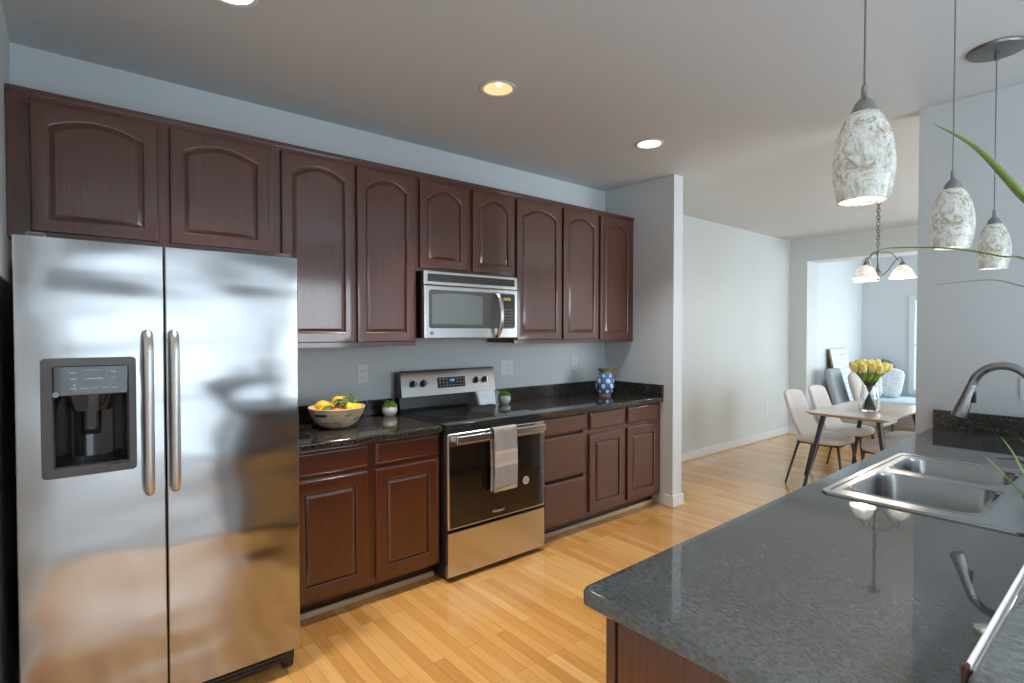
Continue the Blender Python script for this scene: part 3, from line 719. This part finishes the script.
b = B(); b.box(1.040, -3.165, .0, 1.0495, -2.585, .8755, .002); b.obj('end_panel', 'cherry', r)
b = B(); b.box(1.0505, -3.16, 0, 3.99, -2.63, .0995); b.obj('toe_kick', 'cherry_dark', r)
for k in range(5):
    x = 1.09+.58*k; door(r, x, x+.55, .125, .722, -2.585, 0, .06) if False else None
fy = -2.565
for k in range(5):
    x = 1.09+.58*k
    b = B(); w = .06
    def ml(loop): return [(p[0], 2*fy-p[1], p[2]) for p in loop]
    op = lambda d, y: ml(archloop(x+w, x+.55-w, .125+w, .84-w, d, y, 0))
    rl = lambda d, y: ml(rectloop(x, x+.55, .125, .84, d, y))
    b.loops([rl(0, fy), rl(0, fy-.015), rl(.006, fy-.02), op(-.002, fy-.02), op(.006, fy-.016), op(.009, fy-.009)]); dd = b.obj('door', 'cherry' if k else 'steel', r, angle=40, wn=True)  # first steel front stands for an unseen dishwasher, added for the refrigerator's reflection
    b = B(); b.loops([op(.008, fy-.009), op(.014, fy-.0085), op(.032, fy-.0165)], False, True); b.obj('door_panel', 'cherry' if k else 'steel', dd)
b = B(); b.box(1.0, -3.30, 0, XR-.011, -3.17, 1.030, .003); struct('wall_bar', b, 'wall')
r = thing('bar_countertop', 'raised grey granite bar top with a painted pale highlight along its edge, behind the sink', 'countertop', (2.4, -3.33, 1.03))
b = B(); b.box(.955, -3.52, 1.031, XR-.012, -3.160, 1.070, .010, 3); b.obj('slab', 'granite_pen', r)
b = B(); b.box(.985, -3.1598, 1.058, XR-.013, -3.1545, 1.0705, .0025); b.obj('edge_highlight', 'strip', r)  # bullnose highlight put in as a thin pale strip
b = B(); b.box(.970, -3.1598, 1.048, .985, -3.152, 1.0708, .003); b.obj('end_cap', 'cherry_dark', r)  # dark end where the painted highlight stops

# sink
r = thing('sink', 'stainless double-bowl drop-in sink set in the granite peninsula', 'sink', ((SX0+SX1)/2, (SY0+SY1)/2, .914))
zr = .9215
bx = [(2.215, 2.605), (2.672, 2.975)]; by0, by1 = -2.975, -2.602
b = B()
cx0, cx1 = SX0+.030, SX1-.030; cy0, cy1 = SY1+.030, SY0-.030
ol = lambda d, z, rr=.03: rrect(SX0+d, SY1+d, SX1-d, SY0-d, rr, z, 5)
b.loops([ol(-.001, .9145), ol(0, zr-.0012), ol(.0012, zr), ol(.018, zr), ol(.0187, zr-.003), ol(.030, zr-.003, .002)])
xs = [cx0, bx[0][0], bx[0][1], bx[1][0], bx[1][1], cx1]; ys = [cy0, by0, by1, cy1]; z_ = zr-.003
for i in range(5):
    for j in range(3):
        if j == 1 and i in (1, 3): continue
        b.bm.faces.new([b.bm.verts.new(p) for p in ((xs[i], ys[j], z_), (xs[i+1], ys[j], z_), (xs[i+1], ys[j+1], z_), (xs[i], ys[j+1], z_))])
b.obj('rim', 'steel_sink', r, wn=True)
for (x0, x1), dp_ in zip(bx, (.19, .17)):
    b = B(); q = lambda d, z, rr: rrect(x0+d, by0+d, x1-d, by1-d, rr, z, 6)
    b.loops([q(0, z_, .0005), q(.003, z_, .065), q(.005, z_+.0025, .065), q(.009, z_+.002, .064), q(.013, z_-.008, .062), q(.018, z_-dp_+.04, .06), q(.028, z_-dp_+.012, .055), q(.05, z_-dp_, .05), q(.14, z_-dp_-.004, .03)], False, True)
    bo = b.obj('bowl', 'steel_sink', r, angle=50)
    cx_, cy_ = (x0+x1)/2, (by0+by1)/2
    b = B(); b.lathe([(.044, 0), (.042, .003), (.034, .003), (.030, -.001), (.001, -.001)], (cx_, cy_, z_-dp_-.002), 28, close=(False, True)); b.obj('drain', 'chrome', bo)
# faucet
fx, fy = 2.62, -3.038
r = thing('faucet', 'brushed nickel gooseneck faucet with pull-down spray head over the sink', 'faucet', (fx, fy, zr))
b = B(); b.lathe([(.030, -.002), (.030, .008), (.024, .014), (.022, .02), (.022, .11), (.019, .12), (.015, .125)], (fx, fy, zr), 28); b.obj('base', 'chrome', r)
yc, ra, zt = -2.955, .083, 1.254
pts = [(fx, fy, zr+.12), (fx, fy, 1.10), (fx, fy, 1.20)] + [(fx, yc-ra*math.cos(PI*k/14*.93), zt+.092*math.sin(PI*k/14*.93)) for k in range(15)]
b = B(); b.tube(pts, [.0135]*3+[.0135]*12+[.014]*3, 16); b.obj('gooseneck', 'chrome', r)
e = Vector(pts[-1]); dv = (e-Vector(pts[-2])).normalized()
b = B(); hd_ = [e-dv*.002, e+dv*.012, e+dv*.05, e+dv*.09, e+dv*.118]
b.tube(hd_, [.0145, .0155, .018, .0225, .0235], 20); sh = b.obj('spray_head', 'chrome', r)
b = B(); q = e+dv*.045; b.box(q.x-.008, q.y-.026, q.z-.020, q.x+.008, q.y-.014, q.z+.022, .004); b.obj('spray_button', 'black', sh)
b = B(); b.tube([(fx+.02, fy, zr+.075), (fx+.055, fy+.01, zr+.085), (fx+.09, fy+.06, zr+.10)], [.012, .009, .006], 12); b.obj('lever', 'chrome', r)
sx_, sy_ = 2.90, -3.030
r = thing('soap_dispenser', 'slim nickel soap dispenser spout beside the faucet on the sink deck', 'soap dispenser', (sx_, sy_, zr))
b = B(); b.lathe([(.020, -.002), (.020, .006), (.012, .012), (.011, .055), (.008, .06)], (sx_, sy_, zr), 20); b.obj('base', 'chrome', r)
b = B(); b.tube([(sx_, sy_, zr+.055), (sx_, sy_+.01, zr+.066), (sx_, sy_+.05, zr+.068), (sx_, sy_+.125, zr+.058)], [.007, .006, .005, .0045], 10); b.obj('spout', 'chrome', r)

# ------------------------------------------------------------------ lights of the room
def pendant(label, x, y, zb=1.752):
    r = thing('pendant_lamp', label, 'pendant lamp', (x, y, ZC), group='mottled glass pendant lamps')
    b = B(); b.lathe([(.001, -.024), (.08, -.021), (.104, -.014), (.108, -.006), (.108, -.0005)], (x, y, ZC), 40); b.lathe([(.001, -.055), (.008, -.055), (.010, -.03)], (x, y, ZC), 16); b.obj('canopy', 'bronze', r)
    b = B(); b.cyl((x, y, ZC-.03), (x, y, zb+.258), .0022, None, 8); b.obj('cord', 'bronze', r)
    b = B(); b.lathe([(.003, .268), (.006, .266), (.007, .240), (.010, .236), (.020, .224), (.026, .208), (.0275, .199), (.001, .199)], (x, y, zb), 28); b.obj('cap', 'chrome', r)
    prof = [(.029, .202), (.041, .186), (.052, .158), (.059, .125), (.0625, .09), (.062, .06), (.058, .03), (.052, .0)]
    b = B(); b.lathe(prof + [(.049, .0), (.055, .03), (.059, .06), (.0595, .09), (.056, .125), (.049, .158), (.038, .184), (.027, .198)], (x, y, zb), 40, close=(False, False)); b.obj('glass_shade', 'art_glass', r, angle=60)
    b = B(); b.ell((x, y, zb+.045), .030, .030, .040); b.cyl((x, y, zb+.08), (x, y, zb+.20), .014); b.obj('bulb', 'bulb', r)
pendant('mottled white glass pendant lamp hanging nearest, over the open granite', 1.590, -2.852, 1.765)
pendant('mottled white glass pendant lamp hanging second in the row, over the sink', 2.530, -2.830)
pendant('mottled white glass pendant lamp hanging farthest, by the end wall', 3.450, -2.800)

def downlight(label, x, y, can, glow, power, col):
    r = thing('recessed_light', label, 'recessed light', (x, y, ZC), group='recessed ceiling lights')
    b = B(); b.lathe([(.096, -.0005), (.096, -.004), (.090, -.006), (.078, -.003), (.076, -.0005)], (x, y, ZC), 40, close=(False, False)); b.obj('trim_ring', 'trim', r)
    b = B(); b.lathe([(.0765, -.0030), (.074, -.0016), (.060, -.0010), (.001, -.0008)], (x, y, ZC), 40, close=(False, True)); b.obj('reflector', can, r)
    bs, bo_ = (.45, (-.028, -.040)) if can == 'can_warm' else (1, (0, 0))
    b = B(); b.lathe([(.030*bs, -.0012), (.028*bs, -.006), (.018*bs, -.009), (.001, -.010)], (x+bo_[0], y+bo_[1], ZC), 24, close=(False, True)); b.obj('bulb', glow, r)
    ld = bpy.data.lights.new('downlight', 'SPOT'); ld.energy = power; ld.color = col; ld.spot_size = R(120 if power > 200 else 96); ld.spot_blend = .75; ld.shadow_soft_size = .07 if power < 200 else .16
    lo = bpy.data.objects.new('downlight', ld); COL.objects.link(lo); lo.location = (x, y, ZC-.03)
downlight('white recessed ceiling light nearest the refrigerator', .66, -1.025, 'can_white', 'bulb', 85, (1, .95, .88))
downlight('amber recessed ceiling light in front of the middle cabinets', 1.945, -1.03, 'can_warm', 'bulb_warm', 85, (1, .88, .72))
downlight('white recessed ceiling light closest to the dining area', 3.270, -1.03, 'can_white', 'bulb', 42, (.97, .98, 1))
for k, (x, y) in enumerate(((.35, -4.3), (1.25, -4.7))):  # unseen lamps added as flat fill for the kitchen
    downlight('added unseen fill light recessed in the ceiling behind the bar, ' + ('fridge side' if k == 0 else 'partition side'), x, y, 'can_white', 'bulb', 230, (.95, .97, 1))

# chandelier over the dining table
cx_, cy_ = 5.85, -1.645
r = thing('chandelier', 'three-arm chandelier with frosted bell shades hanging over the dining table', 'chandelier', (cx_, cy_, ZC))
b = B(); b.lathe([(.001, -.05), (.02, -.045), (.055, -.02), (.06, -.0005)], (cx_, cy_, ZC), 28); b.obj('canopy', 'bronze', r)
b = B(); z = ZC-.05; k = 0
while z > 2.23:
    pts = [(cx_+(.013*math.cos(a) if k % 2 else 0), cy_+(0 if k % 2 else .013*math.cos(a)), z-.02+.02*math.sin(a)) for a in [2*PI*j/10 for j in range(11)]]
    b.tube(pts, .0045, 6); z -= .031; k += 1
b.tube([(cx_+.012*math.sin(j*1.3), cy_+.012*math.cos(j*1.3), ZC-.05-(ZC-.05-2.2)*j/16) for j in range(17)], .0028, 6)
b.obj('chain', 'bronze', r)
b = B(); b.lathe([(.001, 1.925), (.012, 1.935), (.020, 1.95), (.012, 1.965), (.026, 1.985), (.030, 2.0), (.014, 2.02), (.009, 2.05), (.009, 2.15), (.018, 2.165), (.018, 2.18), (.006, 2.20), (.006, 2.23)], (cx_, cy_, 0), 24); b.obj('column', 'bronze', r)
lat = -R(73.8)
for k in range(3):
    a = lat + 2*PI/3*k; d = Vector((math.cos(a), math.sin(a), 0)); P = lambda rr, z: Vector((cx_, cy_, 0))+d*rr+Vector((0, 0, z))
    b = B(); b.tube([P(.012, 1.96), P(.06, 1.985), P(.10, 2.05), P(.14, 2.115), P(.165, 2.13), P(.182, 2.105), P(.182, 2.075)], .006, 8)
    b.tube([P(.01, 2.17), P(.04, 2.185), P(.09, 2.175), P(.13, 2.135), P(.145, 2.10), P(.168, 2.098)], .0045, 8)
    b.lathe([(.006, .06), (.012, .055), (.022, .035), (.026, .020), (.001, .02)], P(.182, 2.030), 20); am = subsurf(b.obj('arm', 'bronze', r), 1)
    b = B(); c_ = P(.182, 1.940)
    prof = [(.028, .110), (.045, .100), (.066, .078), (.080, .048), (.090, .020), (.104, .0)]
    b.lathe(prof + [(.101, -.002), (.086, .020), (.076, .048), (.062, .076), (.042, .097), (.026, .106)], c_, 36, close=(False, False)); b.obj('bell_shade', 'alabaster', am, angle=60)
    b = B(); b.ell(c_+Vector((0, 0, .045)), .026, .026, .036); b.obj('bulb', 'bulb_warm', am)
    ld = bpy.data.lights.new('chandelier_light', 'POINT'); ld.energy = 2.5; ld.color = (1, .90, .78); ld.shadow_soft_size = .04
    lo = bpy.data.objects.new('chandelier_light', ld); COL.objects.link(lo); lo.location = c_+Vector((0, 0, -.03))

# ------------------------------------------------------------------ dining table and chairs
tx0, tx1, ty0, ty1 = 5.20, 6.45, -1.285, -1.925
r = thing('dining_table', 'oak-topped dining table with splayed dark metal legs', 'dining table', ((tx0+tx1)/2, (ty0+ty1)/2, 0))
b = B(); q = lambda d, z: rrect(tx0+d, ty1+d, tx1-d, ty0-d, .045, z, 6)
b.loops([q(.022, .725), q(.004, .738), q(0, .744), q(.002, .750)], True, True); b.obj('tabletop', 'table_wood', r)
for sx in (0, 1):
    for sy in (0, 1):
        X = (tx0, tx1)[sx]; Y = (ty0, ty1)[sy]; ix = (1, -1)[sx]; iy = (-1, 1)[sy]
        b = B(); b.tube([(X+ix*.14, Y+iy*.11, .727), (X+ix*.02, Y-iy*.02, 0.0)], [.024, .012], 10); b.obj('leg', 'leg', r)
b = B(); b.box(tx0+.12, ty1+.10, .712, tx1-.12, ty1+.13, .726); b.box(tx0+.12, ty0-.13, .712, tx1-.12, ty0-.10, .726); b.obj('apron', 'leg', r)
def make_chair(label):
    # faces -y (local); seat centre at the origin
    r = thing('dining_chair', label, 'chair', group='cream upholstered dining chairs')
    b = B(); ls = []
    def sl(s, z): return [(.235*s*math.copysign(abs(math.cos(a))**.62, math.cos(a)), .225*s*math.copysign(abs(math.sin(a))**.62, math.sin(a)) - .0, z + .022*(math.sin(a) < -.3)*0) for a in [2*PI*k/28 for k in range(28)]]
    b.loops([sl(.90, .418), sl(.97, .424), sl(1.0, .442), sl(1.0, .458), sl(.96, .476), sl(.82, .486), sl(.4, .482)], True, True); b.obj('seat', 'fabric', r, True, angle=70)
    b = B()
    def bk(u, v):
        x = 2*u-1; z = .430+.455*v; w = .218-.026*v
        y = .165+.055*min(v*2.2, 1)+.115*v - .075*x*x*(1-.45*v)
        return (x*w, y, z - .030*max(0, v-.75)/.25*x**4)
    b.grid(bk, 10, 10); o = b.obj('backrest', 'fabric', r, True); solid(o, .038); subsurf(o, 1)
    b = B(); b.box(-.19, -.19, .404, .19, -.17, .420); b.box(-.19, .15, .404, .19, .17, .420); b.box(-.19, -.18, .404, -.17, .16, .420); b.box(.17, -.18, .404, .19, .16, .420); b.obj('seat_frame', 'leg', r, True)
    for sx in (-1, 1):
        b = B(); b.tube([(sx*.175, -.175, .415), (sx*.205, -.235, 0)], [.013, .009], 10); b.obj('leg', 'leg', r, True)
        b = B(); b.tube([(sx*.18, .160, .425), (sx*.225, .265, 0)], [.013, .009], 10); b.obj('leg', 'leg', r, True)
    return r
c0 = make_chair('cream dining chair nearest the kitchen, on the long pale wall side of the table'); c0.location = (5.72, -1.265, 0)
dup(c0, (6.37, -1.235, 0), 0, 'cream dining chair farther back on the pale wall side, behind the nearest chair')
dup(c0, (5.70, -1.83, 0), PI, 'cream dining chair tucked under the near kitchen-wall end of the table')
dup(c0, (6.28, -1.83, 0), PI, 'cream dining chair on the partition side, mostly hidden behind the end wall')

# vase of tulips
vx, vy, vz = 5.70, -1.635, .7505
r = tag(B().lathe([(.002, .004), (.074, 0), (.079, .006), (.080, .05), (.072, .13), (.060, .20), (.057, .235), (.064, .262), (.066, .266), (.062, .264), (.054, .235), (.057, .20), (.069, .13), (.077, .05), (.073, .012), (.002, .012)], (vx, vy, vz), 40).obj('vase', 'glass', origin=(vx, vy, vz)), 'clear glass vase of yellow tulips on the dining table', 'vase')
tl = None
for k in range(25):
    a = k*2.39996; q = math.sqrt((k+.5)/25); hx_, hy_ = (.02+.115*q)*math.cos(a), (.02+.115*q)*math.sin(a); hz = .385-.040*q*q + random.uniform(-.012, .012)
    base_ = Vector((vx-.058*q*math.cos(a), vy-.058*q*math.sin(a), vz+.015)); neck = Vector((vx+.036*q*math.cos(a), vy+.036*q*math.sin(a), vz+.245)); hd_ = Vector((vx+hx_, vy+hy_, vz+hz))
    r = thing('tulip', 'yellow tulip bloom with green stem standing in the glass vase', 'tulip', base_, group='yellow tulips in the glass vase')
    b = B(); b.tube([base_, base_.lerp(neck, .5), neck, neck.lerp(hd_, .5)+Vector((0, 0, .012)), hd_], .0036, 6); b.obj('stem', 'stem', r)
    dv = ((hd_-neck).normalized()+Vector((0, 0, 1.1))).normalized(); rot = Vector((0, 0, 1)).rotation_difference(dv).to_matrix()
    b = B(); b.lathe([(.002, -.006), (.016, .002), (.023, .018), (.026, .036), (.024, .056), (.015, .076), (.004, .066)], (0, 0, 0), 18, mod=lambda t_, z: 1+.13*math.cos(3*t_)+.05*math.cos(6*t_))
    bmesh.ops.rotate(b.bm, verts=b.bm.verts, matrix=rot); bmesh.ops.translate(b.bm, verts=b.bm.verts, vec=hd_); b.obj('bloom', 'yellow', r, angle=60)
    b = B(); dl = Vector((math.cos(a+.7), math.sin(a+.7), 1.7)); leafgrid(b, neck-Vector((0, 0, .02)), dl, (0, 0, 1), .15, .017, .12); solid(b.obj('leaf', 'stem', r), .0015)

# ------------------------------------------------------------------ sunroom furniture
r = thing('leaning_board', 'wood-framed white printed board leaning against the sunroom wall', 'board', (9.18, -.28, 0))
ln_ = math.atan2(.235, 1.18)
def lb(b, u0, u1, v0, v1, d0, d1):
    for_pts = []
    r_ = bmesh.ops.create_cube(b.bm, size=1)['verts']
    for v in r_:
        u = u0 if v.co.x < 0 else u1; d = d0 if v.co.y < 0 else d1; w = v0 if v.co.z < 0 else v1
        v.co = Vector((u, -.375+w*math.sin(ln_)-d*math.cos(ln_), .008+w*math.cos(ln_)+d*math.sin(ln_)*0+.0))
b = B(); lb(b, 8.87, 9.50, 0, 1.215, 0, .029); b.obj('frame', 'frame_wood', r)
b = B(); lb(b, 8.874, 9.496, .004, 1.211, .0292, .0315); pn = b.obj('panel', 'canvas', r)
b = B()
for k in range(13):
    v = 1.13-.075*k; u = 8.93
    while u < 9.42:
        w = random.uniform(.03, .09); lb(b, u, min(u+w, 9.44), v, v+.014, .0316, .0325); u += w+.02
b.obj('print_lines', 'print_pale', pn)
b = B(); lb(b, 9.20, 9.36, 1.10, 1.15, .0316, .0330); lb(b, 9.30, 9.42, .93, .96, .0316, .0330); b.obj('red_print', 'red_ink', pn)

r = thing('lounge_chair', 'grey upholstered lounge chair in the sunroom, in front of the leaning board', 'lounge chair', (8.62, -.62, 0))
b = B(); b.box(8.31, -1.02, .20, 8.92, -.405, .43, .05, 3); b.obj('seat', 'grey_chair', r)
b = B()
def gb(u, v):
    x = 2*u-1; return (8.56+.23*x*(1-.04*v), -.44+.15*v-.02*x*x, .40+.535*v)
b.grid(gb, 8, 8); o = b.obj('backrest', 'grey_chair', r); solid(o, .09); subsurf(o, 1)
for lx in (8.37, 8.87):
    for ly in (-.97, -.46):
        b = B(); b.cyl((lx, ly, 0), (lx, ly, .21), .012, .018, 10); b.obj('leg', 'leg', r)
def pillow(nm, label, c, w, h, d, rotm, m_):
    b = B(); ls = []; n_ = 32
    for j in range(13):
        t_ = -1+2*j/12; s_ = (1-abs(t_)**2.4)**.42 if abs(t_) < 1 else .04
        l = []
        for k in range(n_):
            a = 2*PI*k/n_; ca, sa = math.cos(a), math.sin(a); e_ = (abs(ca)**5+abs(sa)**5)**(-.2); pin = 1-.07*(1-abs(math.cos(2*a))**1.0)*0
            l.append(Vector(c)+rotm @ Vector((w/2*ca*e_*max(s_, .05), d/2*t_, h/2*sa*e_*max(s_, .05))))
        ls.append(l)
    b.loops(ls, True, True); o = b.obj(nm, m_, origin=c, angle=80); tag(o, label, 'cushion', 'sunroom cushions'); return o
E_ = lambda x, y, z: (Matrix.Rotation(R(z), 3, 'Z') @ Matrix.Rotation(R(y), 3, 'Y') @ Matrix.Rotation(R(x), 3, 'X'))
pillow('cushion', 'plain cream cushion leaning on the grey lounge chair', (8.735, -.60, .665), .46, .46, .15, E_(-16, 0, 0), 'cream')
r = thing('chaise', 'pale blue chaise with a short navy back at the far sunroom wall', 'sofa', (9.75, -1.05, 0))
b = B(); b.box(9.30, -1.75, .32, 10.12, -.44, .455, .045, 3); b.obj('seat', 'sofa_blue', r)
b = B(); b.box(9.36, -1.72, .27, 10.12, -.47, .325, .01); b.obj('base', 'navy', r)
b = B()
def sb(u, v):
    x = 2*u-1; return (10.08+.13*v-.12*x**4*(1-v*.3), -.43+.22*x, .42+.60*v*(1-.16*abs(x)**3))
b.grid(sb, 14, 6); o = b.obj('backrest', 'navy', r); solid(o, .11); subsurf(o, 1)
for lx in (9.40, 10.05):
    for ly in (-1.68, -.51):
        b = B(); b.cyl((lx, ly, 0), (lx, ly, .275), .014, .022, 10); b.obj('leg', 'leg', r)
pillow('cushion', 'white patterned cushion standing on the blue chaise, right of the tulips', (9.83, -.60, .690), .46, .46, .15, E_(-14, 9, -78), 'pattern')
pillow('cushion', 'white patterned cushion on the blue chaise, left of the vase', (9.60, -.46, .640), .34, .36, .13, E_(-14, 0, -60), 'pattern')

# ------------------------------------------------------------------ arching plant on the bar
px_, py_, pz_ = 1.56, -3.335, 1.0705
r = thing('potted_plant', 'potted plant with long arching green blades on the raised bar', 'potted plant', (px_, py_, pz_))
b = B(); b.lathe([(.002, .004), (.055, 0), (.062, .01), (.078, .13), (.080, .14), (.074, .14), (.07, .12), (.002, .118)], (px_, py_, pz_), 32); pt = b.obj('pot', 'pot', r)
b = B(); b.lathe([(.070, .119), (.04, .124), (.002, .126)], (px_, py_, pz_), 20, close=(False, True)); b.obj('soil', 'soil', pt)
root_ = Vector((px_, py_, pz_+.12))
yaw, pit = R(39.5981), R(1.0872)
Fv = Vector((math.sin(yaw)*math.cos(pit), math.cos(yaw)*math.cos(pit), -math.sin(pit))); Rv = Vector((math.cos(yaw), -math.sin(yaw), 0)); Uv = Rv.cross(Fv)
def at(px, py, dep): return CAM + dep*(Fv + (px-512)/537.0886*Rv - (py-341.5)/537.0886*Uv)
def blade(pts, wid):
    P_ = [Vector(p) for p in pts]; n_ = 28
    def cr(t):
        f = t*(len(P_)-1); i = min(int(f), len(P_)-2); f -= i
        p0, p1, p2, p3 = P_[max(i-1, 0)], P_[i], P_[i+1], P_[min(i+2, len(P_)-1)]
        return .5*((2*p1)+(p2-p0)*f+(2*p0-5*p1+4*p2-p3)*f*f+(3*p1-p0-3*p2+p3)*f**3)
    def fn(u, v):
        p = cr(v); d = (cr(min(v+.02, 1))-cr(max(v-.02, 0))).normalized(); s = d.cross(Vector((0, 0, 1)))
        if s.length < .2: s = d.cross(Vector((1, 0, 0)))
        s.normalize(); x = 2*u-1; w = wid*(min(1, .5+1.2*v) if v < .45 else max(.02, (1-((v-.45)/.55)**1.7)))
        return p + s*x*w + d.cross(s)*(-abs(x))*w*.35
    b = B(); b.grid(fn, 2, n_); solid(b.obj('blade', 'blade', r), .0008)
blade([root_, root_+Vector((.01, .03, .22)), at(1045, 222, 1.02), at(1012, 186, 1.0), at(975, 148, .98), at(934, 124, .97)], .0095)
blade([root_, root_+Vector((-.02, .02, .16)), at(1040, 270, 1.02), at(1000, 257, 1.04), at(950, 249, 1.06), at(905, 248, 1.10), at(880, 250, 1.12), at(864, 261, 1.14)], .0054)
blade([root_, root_+Vector((.03, .03, .14)), at(1050, 292, 1.1), at(1024, 287, 1.12), at(990, 280, 1.15), at(935, 285, 1.2)], .0032)
blade([root_, root_+Vector((.0, .06, .10)), at(1060, 420, 1.0), at(1040, 490, 1.02), at(1026, 478, 1.04), at(1012, 452, 1.06), at(1001, 437, 1.08)], .0048)
blade([root_, root_+Vector((-.03, .05, .10)), at(1060, 430, .95), at(1045, 515, .95), at(1022, 494, .97), at(1004, 475, .98), at(986, 457, 1.0)], .0058)
blade([root_, root_+Vector((.02, .05, .08)), at(1070, 420, 1.1), at(1050, 470, 1.1), at(1036, 456, 1.12), at(1019, 437, 1.13)], .0045)
random.seed(3)
for k in range(9):
    a = R(-110+14*k); ln2 = random.uniform(.28, .42); d = Vector((math.cos(a), math.sin(a), 0))
    blade([root_, root_+d*.04+Vector((0, 0, .16)), root_+d*.15+Vector((0, 0, .26)), root_+d*ln2*.8+Vector((0, 0, .2)), root_+d*ln2+Vector((0, 0, .08))], .007)
